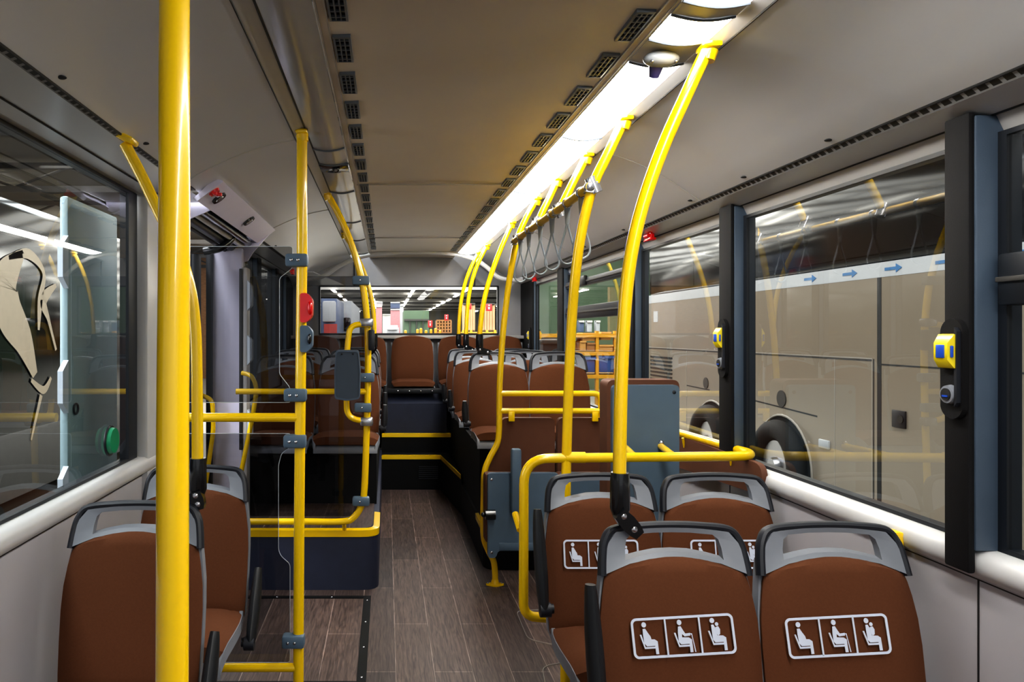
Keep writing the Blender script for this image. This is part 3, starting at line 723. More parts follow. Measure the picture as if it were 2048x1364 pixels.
q = [(1250, 237, 2.68), (1215, 310, 2.69), (1187, 370, 2.70), (1166, 450, 2.73), (1152, 540, 2.76), (1143, 650, 2.80), (1137, 780, 2.83), (1133, 915, 2.85), (1132, 990, 2.85), (1131, 1180, 2.85), (1130, 1415, 2.85)]
pole('yellow floor-to-ceiling pole behind the second-row aisle seat', [at(*a) for a in q], r=.0185)
pole('short yellow drop pole, first of two hanging to the strap rail', A([(1175, 310), (1150, 358), (1133, 392), (1119, 420)], 3.22))
pole('short yellow drop pole, second of two hanging to the strap rail', A([(1117, 358), (1098, 398), (1085, 424), (1076, 445)], 3.78))
t = pole('yellow pole with kinked lower half at the far end of the strap rail', A([(1075, 397), (1053, 435), (1035, 478), (1022, 540), (1012, 610), (1004, 690), (999, 780), (998, 860), (994, 888), (980, 915), (969, 945), (967, 1000), (967, 1070), (976, 1100), (987, 1122), (990, 1145), (990, 1165)], 4.28))
m = MB(); p = at(990, 1168, 4.28); p.z = .004; m.prism(fillet([p + Vector(v) for v in ((-.06, 0, -.004), (0, -.035, -.004), (.06, 0, -.004), (0, .035, -.004))], .02, 4, closed=True), (0, 0, .010)); m.cyl(p, p + Vector((0, 0, .03)), .026, .019); fl = m.build('floor_flange', 'yellow', t)
for s in (-.04, .04):
    m = MB(); m.ball(p + Vector((s, 0, .008)), (.006, .006, .004)); m.build('bolt', 'bolt', fl)
for i, (L, d, lb) in enumerate((([(1025, 445), (1005, 490), (988, 533), (973, 580), (964, 625), (959, 672)], 5.14, 'yellow curved pole bolted to the first raised seat on the right'),
                 ([(975, 490), (955, 530), (942, 570), (935, 615), (932, 672)], 6.36, 'yellow curved pole bolted to the second raised row on the right'),
                 ([(957, 505), (940, 540), (928, 575), (920, 620), (917, 672)], 7.0, 'yellow curved pole bolted to the third raised row on the right'))):
    t = pole(lb, A(L, d)); x, y = L[-1]; bracket(t, at(x, y - 4, d), at(x + (22 if i == 0 else 17), y + (34 if i == 0 else 30), d), k=1.0)
# left-hand poles
t = pole('thick yellow pole closest to the camera on the left', [(-.262, .95, Zc(.79)), (-.255, .90, Zc(.55)), (-.247, .865, Zc(.36)), (-.2385, .835, Zc(.12)), (-.2345, .815, Zc(-.10)), (-.2335, .81, Zc(-.32)), (-.2345, .808, Zc(-.7)), (-.2345, .808, 0)], r=.0176)
t = pole('yellow slanted pole from the left air strip down to the first left seat', [at(250, 288, 2.27), at(285, 355, 2.27), at(320, 428, 2.27), at(357, 500, 2.27), at(380, 575, 2.27), at(391, 660, 2.27), at(394, 780, 2.27), at(395, 920, 2.27)], ceiling=False)
p = at(250, 284, 2.27); m = MB(); m.box(p + Vector((.0, 0, .012)), (.07, .07, .02), .007, Matrix.Rotation(math.radians(25), 3, 'Y')); m.build('wall_flange', 'yellow', t)
bracket(t, at(396, 916, 2.27), at(400, 1012, 2.26))
t = thing('grab_pole', 'yellow upright pole with red button beside the left glass partition', 'pole', (-.335, 2.86, 0))
m = MB(); m.tube(spline(A([(604, 266), (604, 400), (604, 520), (602, 700), (600, 880), (598, 1100), (597, 1300), (597, 1419)], 2.86), 6), .0205, n=18); m.build('pole', 'yellow', t); flange(at(604, 263, 2.86), t, -1)
m = MB(); m.tube([at(597, 835, 2.86), (-.81, 2.86, Zc(-.323))], .0175, n=16); m.build('cross_bar', 'yellow', t)
m = MB(); m.tube([at(597, 1335, 2.86), (-.81, 2.86, Zc(-1.286))], .0165, n=16); m.build('cross_bar', 'yellow', t)
# stop button and slate reader on that pole
def pole_box(name, label, cat, m_, px, y0, y1, d, w=.05):
    a, b = at(px, y0, d), at(px, y1, d); h = a.z - b.z; x0 = at(604, 0, d).x
    pr = [(x0 - .004, 0), (x0 + w * .45, 0), (x0 + w * .85, h * .22), (x0 + w * .88, h * .78), (x0 + w * .5, h), (x0 - .004, h)]
    t = thing(name, label, cat, (x0, d, b.z)); m = MB(); y = d - .035
    m.prism(fillet([Vector((x, y, b.z + z)) for x, z in pr], .010, 4, closed=True), (0, .05, 0)); m.build('housing', m_, t)
    m = MB(); m.span((x0 - .003, d - .01, b.z + h * .1), (x0 + .012, d + .026, b.z + h * .9), .006); m.build('clip', m_, t)
    return t
t = pole_box('stop_button', 'bright red faceted button box on the left upright pole', 'button', 'red_plastic', 612, 587, 645, 2.85)
m = MB(); m.ball(at(620, 616, 2.81), (.010, .014, .026)); m.build('push_plate', 'red_plastic', t)
t = pole_box('card_reader', 'dark slate faceted box just below the red button', 'reader', 'slate', 612, 651, 704, 2.85)
m = MB(); m.ball(at(619, 678, 2.81), (.008, .012, .02)); m.build('lens', 'black_gloss', t)
# pole at the platform corner with horizontal lower rail
t = thing('grab_pole', 'yellow bent pole with grey validator at the left platform corner', 'pole', (-.11, 4.15, .335))
m = MB(); m.tube(spline(A([(655, 388), (675, 424), (696, 470), (713, 520), (727, 578), (734, 640), (736, 700), (735, 800), (732, 900), (729, 975), (724, 1008), (708, 1034), (684, 1043), (600, 1043), (476, 1043)], 4.15), 6), .0185, n=16); m.build('pole', 'yellow', t); flange(at(655, 386, 4.15), t, -1)
m = MB(); m.tube([at(735, 783, 4.15), (-.84, 4.15, Zc(-.324))], .0165, n=14); m.build('cross_bar', 'yellow', t)
m = MB(); a = at(688, 1045, 4.15); m.tube([a, (a.x, 4.21, .335)], .012, n=10); m.build('foot', 'yellow', t)
t = pole('yellow curved pole behind the platform corner pole, bolted to a left raised seat', [(-.33, 5.75, Zc(.775)), (-.24, 5.75, Zc(.62)), (-.165, 5.75, Zc(.45)), (-.118, 5.75, Zc(.28)), (-.098, 5.75, Zc(.12)), (-.094, 5.75, Zc(-.01))]); bracket(t, (-.094, 5.75, Zc(.0)), (-.13, 5.76, Zc(-.155)))
# validator on its loop
t = thing('ticket_validator', 'dark slate ticket box on a yellow loop beside the bent pole', 'validator', (-.21, 4.10, 1.0))
m = MB(); m.tube(fillet(A([(736, 648), (700, 650), (694, 700), (692, 760), (694, 835), (735, 844)], 4.12), .09, 8), .0165, n=14); m.build('mounting_loop', 'yellow', t)
c = at(696, 750, 4.06); w, h = .070, .137
o = fillet([c + Vector(v) for v in ((-w, -.05, -h * .92), (-w * 1.02, -.05, h * .2), (-w * .9, -.05, h), (w * .85, -.05, h), (w, -.05, h * .2), (w * .95, -.05, -h * .92), (0, -.05, -h))], .015, 4, closed=True)
m = MB(); m.prism(o, (0, .075, 0)); hs = m.build('housing', 'validator', t)
m = MB(); m.ring_prism([p + Vector((0, -.004, 0)) for p in o], [c + (p - c) * .93 + Vector((0, -.008, 0)) for p in o], (0, .008, 0)); m.build('cover_edge', 'window_frame', hs)
for s in (-.03, .03):
    m = MB(); m.ball(c + Vector((s, -.052, h * .85)), .005); m.build('screw', 'joint_dark', hs)
for y in (645, 843):
    m = MB(); m.box(at(733, y, 4.13), (.075, .055, .048), .012); m.build('silver_clamp', 'silver', t)
m = MB(); m.box(at(743, 680, 4.11), (.034, .05, .115), .008); m.build('switch_box', 'frame_dark', t)
# yellow frame in the wheelchair bay
t = thing('guard_rail', 'yellow looped rail frame around the second-row priority seats', 'rail', (.9, 2.85, 0))
m = MB(); L = A([(1100, 1236), (1047, 1232), (1043, 1180), (1043, 960), (1048, 917), (1140, 916), (1300, 914), (1518, 912)], 2.85) + [Vector((1.372, 4.0, Zc(-.476)))]
L = [L[0], L[1], L[4], L[7], L[8]]
m.tube(fillet(L, .10, 8), .0185, n=16); m.build('rail', 'yellow', t)
m = MB(); m.tube([at(1130, 915, 2.85), at(1170, 915, 2.85)], .0215, n=16); m.build('sleeve', 'yellow', t)
for xs, xe in ((.953, .99), (1.107, 1.145)):
    m = MB(); m.tube([(xs, 2.85, Zc(-.474)), (xe, 3.10, Zc(-.470))], .014, n=12); b = m.build('stay', 'yellow', t)
    m = MB(); m.ball((xe, 3.095, Zc(-.455)), .011); m.build('bolt', 'bolt', b)
m = MB(); m.tube([at(1040, 1060, 2.86), (at(1040, 0, 2.85).x - .005, 2.93, .74)], .013, n=10); m.build('stay', 'yellow', t)
for y in (2.98, 3.45):
    m = MB(); m.tube([(1.376, y, Zc(-.485)), (1.388, y + .01, Zc(-.53))], .006, n=8); m.build('stay', 'yellow', t)
# double rail above the folding seats
t = thing('guard_rail', 'double yellow rail above the brown folding seats', 'rail', (.9, 4.28, .9))
m = MB(); m.tube(fillet(A([(1000, 787), (1202, 787), (1202, 822), (1202, 835)], 4.28), .10, 8), .0165, n=14); m.build('top_rail', 'yellow', t)
m = MB(); m.tube(A([(1000, 822), (1206, 822)], 4.28), .0165, n=14); m.build('lower_rail', 'yellow', t)
for px in (1023, 1190):
    m = MB(); m.box(at(px, 833, 4.27), (.034, .02, .055), .003); m.build('bracket_tab', 'yellow', t)
# strap rail with hanging loops
t = thing('strap_rail', 'brass-yellow bar slung between poles carrying the hanging straps', 'rail', (.735, 3.45, Zc(.53)))
m = MB(); m.tube([(.735, 2.68, Zc(.53)), (.735, 4.30, Zc(.53))], .0165, n=14); m.build('bar', 'brass', t)
for (px, py, d) in ((1187, 370, 2.70), (1119, 420, 3.22), (1076, 445, 3.78), (1036, 478, 4.28)):
    p = at(px, py, d); q = Vector((.735, d, Zc(.53)))
    m = MB(); ax = Vector((p.x - .0, 0, p.z)) ; m.tube([p + Vector((.012, 0, -.028)), p + Vector((-.012, 0, .028))], .0215, n=16); m.rings([[q + Vector((-.016, -.02, -.018)), q + Vector((-.016, .02, -.018)), q + Vector((.012, .02, -.022)), q + Vector((.012, -.02, -.022))], [p + Vector((-.02, -.02, .02)), p + Vector((-.02, .02, .02)), p + Vector((.012, .02, .01)), p + Vector((.012, -.02, .01))]])
    m.ball(q + Vector((0, -.008, 0)), (.020, .018, .020)); m.build('clamp', 'silver', t)
def strap(label):
    t = thing('hanging_strap', label, 'strap', (0, 0, 0), 'grey strap loops on the bar')
    m = MB(); m.tube([(.018 * math.cos(a), -.0, .018 * math.sin(a)) for a in [k * pi / 8 for k in range(16)]], .0045, n=8, closed=True, flat=2.0); m.build('hanger_ring', 'silver', t)
    m = MB(); m.rings([[(-.012, -.006, -.014), (.012, -.006, -.014), (.012, .006, -.014), (-.012, .006, -.014)], [(-.008, -.004, -.085), (.008, -.004, -.085), (.008, .004, -.085), (-.008, .004, -.085)]]); m.build('strap_band', 'strap_grey', t)
    m = MB(); m.tube(spline([(-.002, 0, -.075), (-.005, 0, -.10), (-.018, 0, -.15), (-.031, 0, -.20), (-.027, 0, -.232), (0, 0, -.248), (.027, 0, -.232), (.031, 0, -.20), (.018, 0, -.15), (.005, 0, -.10), (.002, 0, -.075)], 6), .0042, n=8); m.build('loop', 'strap_grey', t)
    return t
sl = ['grey hanging strap loop nearest the camera, half behind the second pole', 'second grey hanging strap loop along the bar from the camera', 'third grey hanging strap loop along the bar from the camera', 'fourth grey hanging strap loop along the bar from the camera', 'fifth grey hanging strap loop along the bar from the camera', 'grey hanging strap loop at the far end of the bar']
s0 = strap(sl[0]); s0.location = (.735, 2.80, Zc(.53))
for k, d in enumerate((3.02, 3.30, 3.55, 3.84, 4.08)): dup(s0, (.735, d, Zc(.53)), sl[k + 1])
# ================================================================== GLASS PARTITIONS
def clamp(t, p, w=.086, nb=2):
    m = MB(); m.box(p, (w, .052, .05), .010); o = m.build('clamp', 'slate', t)
    for k in range(nb):
        m = MB(); m.ball(p + Vector(((k - (nb - 1) / 2) * .026 - .006, -.027, 0)), (.006, .004, .006)); m.build('bolt', 'bolt', o)
t = thing('glass_partition', 'tinted two-pane glass screen behind the second left seat', 'partition', (-.65, 2.95, 0))
d = 2.90
for nm, px in (('upper_pane', [(338, 493), (585, 493), (585, 536), (559, 556), (559, 748), (580, 775), (582, 805), (338, 805)]), ('lower_pane', [(338, 867), (582, 867), (582, 893), (563, 907), (557, 930), (557, 1100), (562, 1112), (580, 1128), (580, 1325), (338, 1325)])):
    o = fillet([at(x, y, d) for x, y in px], .012, 4, closed=True)
    m = MB(); m.face(o); pn = m.build(nm, 'glass_tint', t, smooth=0)
    m = MB(); m.tube(o, .0011, n=5, closed=True); m.build('polished_edge', 'clip_white', pn)
for px, py in ((594, 521), (591, 790), (590, 882), (587, 1281)): clamp(t, at(px, py, 2.85))
t = thing('glass_partition', 'dark tinted glass screen beside the bent pole on the platform', 'partition', (-.45, 4.18, .335))
o = fillet([at(x, y, 4.18) for x, y in ((500, 553), (716, 553), (722, 590), (728, 640), (729, 1000), (700, 1032), (500, 1032))], .012, 4, closed=True)
m = MB(); m.face(o); pn = m.build('pane', 'glass_tint', t, smooth=0)
m = MB(); m.tube(o, .0011, n=5, closed=True); m.build('polished_edge', 'frame_dark', pn)
for px, py in ((722, 561), (732, 755), (726, 815), (722, 1002)): clamp(t, at(px, py, 4.14), .095, 1)
# ================================================================== CEILING FITTINGS
def vent(label, group):
    t = thing('ceiling_vent', label, 'vent', (0, 0, 0), group)
    m = MB(); m.ring_prism([(-.024, -.092, -.008), (.024, -.092, -.008), (.024, .092, -.008), (-.024, .092, -.008)], [(-.018, -.084, -.010), (.018, -.084, -.010), (.018, .084, -.010), (-.018, .084, -.010)], (0, 0, .012)); m.build('frame', 'vent_plastic', t)
    m = MB(); m.span((-.020, -.087, -.001), (.020, .087, .004)); m.build('backing', 'dark_hole', t)
    m = MB()
    for k in (-.0065, .0065): m.span((k - .002, -.085, -.009), (k + .002, .085, -.002))
    for k in range(-2, 3): m.span((-.019, k * .0335 - .0028, -.0085), (.019, k * .0335 + .0028, -.002))
    m.build('grille', 'vent_plastic', t)
    return t
v0 = None
for side, x, y, z, nm in ((0, -.120, 1.79, .798, 'left row, away from the lights'), (1, .640, 1.92, .7985, 'right row, beside the lit strip')):
    k = 0
    while y < 7.15:
        lb = 'small grey ceiling grille, %s from the camera in the %s' % (ordinal(k), nm)
        g = 'ceiling grilles of the %s row' % ('left', 'right')[side]
        if v0 is None: v0 = vent(lb, g); v0.location = (x, y, Zc(z)); 
        else: dup(v0, (x, y, Zc(z)), lb, g)
        y += .284; k += 1
# light strip on the right (lit), cover panels on the left (unlit)
def light(y0, y1, label, lit=True):
    g = 'lit ceiling panels' if lit else 'unlit ceiling cover panels'
    s = 1 if lit else -1; a, b = ((.702, .789), (.860, .784)) if lit else ((-.178, .789), (-.310, .784))
    t = thing('ceiling_light' if lit else 'ceiling_cover', label, 'light' if lit else 'panel', ((a[0] + b[0]) / 2, (y0 + y1) / 2, Zc(.78)), g)
    pr = [(a[0] + (b[0] - a[0]) * k / 8, Zc(a[1] + (b[1] - a[1]) * k / 8 - .012 * math.sin(pi * k / 8))) for k in range(9)]
    m = MB(); m.sweep_y(pr, y0 + .004, y1 - .004); m.build('diffuser' if lit else 'cover', 'lamp_lit' if lit else 'cove_panel', t, smooth=60)
    for ye in (y0 + .002, y1 - .002):
        m = MB(); m.tube([(x, ye, z - .002) for x, z in pr], .0045, n=6); m.build('end_trim', 'vent_plastic', t)
    return t
segs = [(-1.5, .66, 'lit ceiling panel directly overhead, mostly outside the view'), (.68, 1.76, 'bright ceiling panel at the top edge nearest the camera'), (1.83, 1.99, 'short bright ceiling panel in front of the white sensor'), (2.15, 2.97, 'long bright ceiling panel right behind the white sensor'), (2.97, 4.11, 'bright ceiling panel above the strap rail'), (4.11, 5.25, 'bright ceiling panel above the far end of the strap rail'), (5.25, 6.38, 'bright ceiling panel, next to last before the rear arch'), (6.38, 7.26, 'last bright ceiling panel at the rear arch')]
for a, b, lb in segs: light(a, b, lb)
cs = [(-1.5, .9, 'unlit glossy ceiling cover overhead on the left'), (.9, 3.15, 'long glossy grey ceiling cover nearest the camera on the left'), (3.15, 3.42, 'short glossy grey ceiling cover in front of the dark camera slot'), (3.56, 4.1, 'glossy grey ceiling cover just behind the dark camera slot'), (4.1, 5.2, 'glossy grey ceiling cover above the bent pole'), (5.2, 6.2, 'glossy grey ceiling cover, next to last on the left'), (6.2, 7.26, 'glossy grey ceiling cover at the rear arch on the left')]
for a, b, lb in cs: light(a, b, lb, False)
m = MB(); m.span((.70, 1.762, Zc(.786)), (.862, 1.828, Zc(.79))); m.sweep_y([(.70, Zc(.787)), (.78, Zc(.774)), (.862, Zc(.783))], 1.764, 1.826); struct(m.build('trim_20', 'rail_grey'))
t = thing('people_counter', 'white oval sensor with violet lens between the bright ceiling panels', 'sensor', (.78, 2.07, Zc(.77)))
m = MB(); m.sweep_y([(.702, Zc(.789)), (.74, Zc(.780)), (.78, Zc(.776)), (.82, Zc(.778)), (.860, Zc(.784))], 1.995, 2.148); m.build('base_plate', 'rail_grey', t, smooth=60)
m = MB(); m.ball((.758, 2.05, Zc(.757)), (.050, .030, .022), 20); hs = m.build('housing', 'sensor_white', t)
for x in (.726, .792):
    m = MB(); m.ball((x, 2.031, Zc(.744)), .005); m.build('screw', 'bolt', hs)
m = MB(); m.cyl((.752, 2.07, Zc(.748)), (.752, 2.09, Zc(.722)), .021, .014); m.build('lens', 'lens_violet', t)
t = thing('ceiling_camera', 'black slot with a small dome camera in the left ceiling cover', 'camera', (-.245, 3.49, Zc(.78)))
m = MB(); m.span((-.312, 3.42, Zc(.772)), (-.178, 3.56, Zc(.792)), .003); m.build('slot_plate', 'black_gloss', t)
m = MB(); m.ball((-.235, 3.47, Zc(.768)), .018); m.build('dome', 'black_gloss', t)
m = MB(); m.cyl((-.235, 3.455, Zc(.764)), (-.235, 3.448, Zc(.757)), .007); m.build('lens', 'silver', t)
# red emergency fittings on the headers
def red_box(p, label):
    t = thing('emergency_hammer', label, 'hammer', p, 'red emergency fittings on the headers')
    m = MB(); m.box(Vector(p) + Vector((0, 0, .018)), (.03, .095, .018), .005); m.box(Vector(p) + Vector((0, 0, -.024)), (.034, .105, .016), .005); m.box(Vector(p) + Vector((.004, 0, -.003)), (.024, .062, .036), .006); m.build('holder', 'red_plastic', t)
    m = MB(); m.cyl(Vector(p) + Vector((-.014, -.03, -.004)), Vector(p) + Vector((-.014, .03, -.004)), .010); m.build('hammer_head', 'red_plastic', t)
    return t
red_box((1.392, 3.93, Zc(.520)), 'red emergency hammer holder on the right header, nearer one')
red_box((1.392, 7.0, Zc(.520)), 'red emergency hammer holder on the right header, far one by the straps')
red_box((-.87, 6.9, Zc(.58)), 'red emergency hammer holder on the left header behind the upright pole')
# stop units on the window pillars
def stop_unit(p, label, x=0):
    t = thing('stop_button', label, 'button', p, 'yellow and black button units on window pillars'); p = Vector(p)
    o = [(0, .036 * math.cos(a), .085 * (1 if math.sin(a) >= 0 else -1) + .036 * math.sin(a)) for a in [2 * pi * k / 28 for k in range(28)]]
    m = MB(); m.prism([p + Vector(v) for v in o], (-.014, 0, 0)); m.build('housing', 'black_cover', t)
    m = MB(); m.prism([p + Vector((-.014, y, z)) for y, z in ((-.030, -.08), (-.030, .09), (-.022, .10), (-.022, -.09))], (-.010, 0, 0)); m.build('side_rib', 'handle_dark', t)
    m = MB(); m.rings([[p + Vector((-.010, y, z)) for y, z in ((-.026, .0), (.026, .0), (.026, .085), (-.026, .085))], [p + Vector((-.026, y, z)) for y, z in ((-.026, .002), (.026, .002), (.026, .083), (-.026, .083))], [p + Vector((-.040, y, z)) for y, z in ((-.022, .022), (.022, .022), (.022, .062), (-.022, .062))]]); b = m.build('yellow_button', 'button_yellow', t)
    m = MB(); m.span(p + Vector((-.043, -.013, .026)), p + Vector((-.038, .013, .058)), .002); m.build('blue_push', 'blue_plastic', b)
    m = MB(); m.span(p + Vector((-.036, -.030, .028)), p + Vector((-.030, -.024, .056)), .002); m.build('blue_push', 'blue_plastic', b)
    m = MB(); m.cyl(p + Vector((-.012, 0, -.062)), p + Vector((-.026, 0, -.062)), .024, .021); r = m.build('socket_ring', 'seat_grey', t)
    m = MB(); m.cyl(p + Vector((-.024, 0, -.062)), p + Vector((-.029, 0, -.062)), .015); m.build('socket', 'joint_dark', r)
    m = MB(); m.span(p + Vector((-.031, -.008, -.068)), p + Vector((-.028, .008, -.064))); m.build('socket_light', 'blue_plastic', r)
    return t
su = stop_unit((1.378, 1.795, Zc(-.085)), 'yellow stop button unit on the nearest black pillar')
dup(su, (1.394, 3.06, Zc(-.06)), 'yellow stop button unit on the second black pillar'); dup(su, (1.418, 7.3, Zc(-.06)), 'small yellow stop button unit on the far rear pillar')
p = at(215, 881, 2.77)
t = thing('door_release', 'round green release button on the left window edge', 'button', (-1.03, 2.77, p.z))
m = MB(); m.cyl((-1.036, 2.77, p.z), (-1.012, 2.77, p.z), .052, .046, n=28); m.build('green_dome', 'green_plastic', t)
m = MB(); m.tube([(-1.03, 2.77 + .054 * math.cos(a), p.z + .054 * math.sin(a)) for a in [2 * pi * k / 24 for k in range(24)]], .005, n=8, closed=True); m.build('collar', 'frame_dark', t)
t = thing('wall_bracket', 'small yellow bracket on the right wall beside the nearest seat', 'bracket', (1.40, 2.06, .82))
m = MB(); m.box((1.385, 2.03, .875), (.03, .045, .075), .006); m.build('body', 'yellow', t)
m = MB(); m.cyl((1.405, 2.03, .83), (1.38, 2.03, .83), .012); m.build('bolt', 'bolt', t)
# floor hatch and the white inlay line
t = thing('floor_hatch', 'black-framed wooden floor hatch in front of the left platform', 'hatch', (-.45, 3.58, 0))
m = MB(); m.ring_prism([(-.84, 3.05, .001), (-.085, 3.05, .001), (-.085, 4.09, .001), (-.84, 4.09, .001)], [(-.80, 3.085, .001), (-.125, 3.085, .001), (-.125, 4.055, .001), (-.80, 4.055, .001)], (0, 0, .006)); f = m.build('frame', 'step_black', t)
m = MB(); m.span((-.80, 3.085, .0), (-.125, 4.055, .003)); m.build('lid', 'wood_floor', t)
for y in (3.12, 3.42, 3.72, 4.02):
    m = MB(); m.ball((-.105, y, .007), (.006, .006, .003)); m.build('screw', 'bolt', f)
for x in (-.3, -.6):
    for y in (3.068, 4.072):
        m = MB(); m.ball((x, y, .007), (.006, .006, .003)); m.build('screw', 'bolt', f)
m = MB(); o = fillet([at(x, y, F * EYE / (y - VY)) + Vector((0, 0, .002)) for x, y in ((1160, 1218), (1032, 1222), (1056, 1280), (1150, 1300))], .05, 5)
m.tube(o, .0035, n=6, flat=.5); tag(m.build('floor_marking', 'joint_light'), 'thin pale outline inlaid in the floor beside the yellow loop', 'marking')
m = MB(); o = fillet([at(x, y, F * EYE / (y - VY)) + Vector((0, 0, .002)) for x, y in ((1150, 1322), (1084, 1334), (1096, 1400), (1180, 1420))], .05, 5)
m.tube(o, .0035, n=6, flat=.5); tag(m.build('floor_marking', 'joint_light'), 'thin pale outline inlaid in the floor near the lower edge by the priority seats', 'marking')
# ================================================================== OUTSIDE: HALL
GZ = -.36
m = MB(); m.span((-16, -8, GZ - .1), (20, 92, GZ)); struct(m.build('floor.001', 'hall_floor'))
m = MB(); m.span((-16, -8, 4.75), (20, 92, 4.9)); struct(m.build('ceiling.001', 'hall_roof'))
m = MB(); m.span((-16, 90, GZ), (20, 90.3, 4.8)); struct(m.build('wall_far', 'hall_wall'))
m = MB(); m.span((19.7, -8, GZ), (20, 92, 4.8)); struct(m.build('wall_east', 'panel_green'))
m = MB(); m.span((-16, -8, GZ), (-15.7, 92, 4.8)); struct(m.build('wall_west', 'hall_wall'))
k = 0
for y in list(range(6, 36, 4)) + list(range(36, 89, 3)):
    m = MB()
    m.span((-15, y - .06, 4.10), (19, y + .06, 4.22)); m.span((-15, y - .06, 4.55), (19, y + .06, 4.66))
    if y > 34:
        for q in (1.0, 2.0): m.span((-15, y + q - .03, 4.28), (19, y + q + .03, 4.34))
    for i in range(17):
        x = -15 + i * 2; m.tube([(x, y, 4.2), (x + 1, y, 4.58), (x + 2, y, 4.2)], .03, n=6)
    o = struct(m.build('trim_%d' % (30 + k), 'steel_dark' if y < 30 or k % 3 == 0 else 'steel')); k += 1
for i, x in enumerate((-9, -3.2, -1.0, 1.6, 4.8, 10.5)):
    for y in range(2, 88, 6):
        if i in (2, 3) and y < 10: continue
        m = MB(); m.span((x - .09, y, 4.02), (x + .09, y + 2.6, 4.07)); o = m.build('ceiling_lamp', 'lamp_hall')
        tag(o, 'bright tube lamp under the hall roof, seen through the windows', 'lamp', 'tube lamps of the hall')
# ---- coach parked to the right
CX = 4.0
t = thing('coach', 'large beige coach parked outside the right windows', 'bus', (5.2, 6.5, GZ))
o = fillet([Vector((CX, y, z)) for y, z in ((-3.0, .0), (-3.0, 1.905), (11.5, 1.905), (11.65, 1.2), (11.6, .0))], .15, 5, closed=True)
m = MB(); m.prism(o, (2.5, 0, 0)); m.build('body', 'coach_beige', t)
m = MB(); m.span((CX - .002, -3, 1.905), (CX + 2.4, 11.45, 2.025)); st = m.build('tape_strip', 'coach_white', t, label='white protective strip with blue arrows')
for y in (4.0, 4.62, 5.3, 5.85, 6.4, 7.0):
    m = MB(); z = 1.965; x = CX - .005
    m.prism([(x, a, b) for a, b in ((y + .11, z - .012), (y - .02, z - .012), (y - .02, z - .035), (y - .09, z), (y - .02, z + .035), (y - .02, z + .012), (y + .11, z + .012))], (.002, 0, 0)); m.build('arrow', 'arrow_blue', st)
m = MB(); m.span((CX + .02, -3, 2.025), (CX + 2.4, 11.4, 3.0), .05); m.build('window_band', 'coach_dark', t)
m = MB(); m.span((CX + .03, -3, 3.0), (CX + 2.4, 11.4, 3.25), .1); m.build('roof', 'coach_beige', t)
def seam(y0, z0, y1, z1, w=.012, m_='joint_dark'):
    m = MB(); d = Vector((0, y1 - y0, z1 - z0)).normalized(); n = Vector((0, -d.z, d.y)) * w / 2
    a, b = Vector((CX - .002, y0, z0)), Vector((CX - .002, y1, z1)); m.prism([a - n, b - n, b + n, a + n], (.01, 0, 0)); m.build('panel_seam', m_, t)
seam(6.12, 1.228, 11.5, 1.228); seam(6.12, 1.243, 11.5, 1.243, .008, 'joint_light'); seam(6.12, 0, 6.12, 1.24, .008, 'joint_light'); seam(6.10, 0, 6.10, 1.24, .012)
seam(6.03, 0, 6.03, 1.905, .05); seam(6.63, 0, 6.63, 1.22, .008, 'joint_light'); seam(3.8, 0, 3.8, 1.905, .03); seam(1.0, 1.2, 6.0, 1.2, .012); seam(9.9, .0, 9.9, 1.22, .006, 'joint_light')
seam(6.9, .68, 8.3, .73, .014); seam(9.2, .75, 9.9, .76, .014)
for yw in (7.50, 9.10):
    a = [2 * pi * k / 36 for k in range(37)]
    arc = [(CX - .004, yw + .53 * math.cos(q), .10 + .53 * math.sin(q)) for q in [pi * k / 24 - .25 + .5 * 0 for k in range(0, 25)]]
    m = MB(); m.prism([(CX - .003, yw + .52 * math.cos(q), .10 + .52 * math.sin(q)) for q in [2 * pi * k / 36 for k in range(36)]], (.02, 0, 0)); w = m.build('wheel_arch', 'dark_hole', t)
    m = MB(); m.tube([(CX - .004, yw + .525 * math.cos(q), .10 + .525 * math.sin(q)) for q in [2 * pi * k / 36 for k in range(36)]], .012, n=6, closed=True); m.build('arch_lip', 'joint_light', w)
    wh = MB(); wh.tube([(CX - .05, yw + .36 * math.cos(q), .12 + .36 * math.sin(q)) for q in [2 * pi * k / 32 for k in range(32)]], .10, n=12, closed=True); wo = wh.build('wheel', 'tyre', t)
    m = MB(); m.cyl((CX + .02, yw, .12), (CX - .07, yw, .12), .27, .25, n=32); m.cyl((CX - .07, yw, .12), (CX - .12, yw, .12), .09, .07); m.build('rim', 'silver', wo)
m = MB()
for k in range(7): m.span((CX - .006, 10.4, .76 + k * .055), (CX + .01, 11.25, .785 + k * .055))
m.build('grille', 'dark_hole', t)
m = MB(); m.cyl((CX - .008, 7.52, .79), (CX + .01, 7.52, .79), .085, n=28); m.build('filler_cap', 'steel_dark', t)
m = MB(); m.cyl((CX - .008, 9.3, .83), (CX + .01, 9.3, .83), .07, n=28); m.build('filler_cap', 'steel_dark', t)
m = MB(); m.span((CX - .014, 5.715, .715), (CX + .01, 5.865, .85), .004); h = m.build('door_lock', 'frame_dark', t); m = MB(); m.cyl((CX - .02, 5.76, .785), (CX - .01, 5.76, .785), .032); m.build('lock_knob', 'black_gloss', h)
m = MB(); m.span((CX - .016, 6.70, .40), (CX + .01, 6.86, .48), .008); m.build('side_lamp', 'coach_white', t)
m = MB(); m.span((CX - .004, 10.95, 1.62), (CX + .01, 11.12, 1.78)); m.build('white_notice', 'coach_white', t)
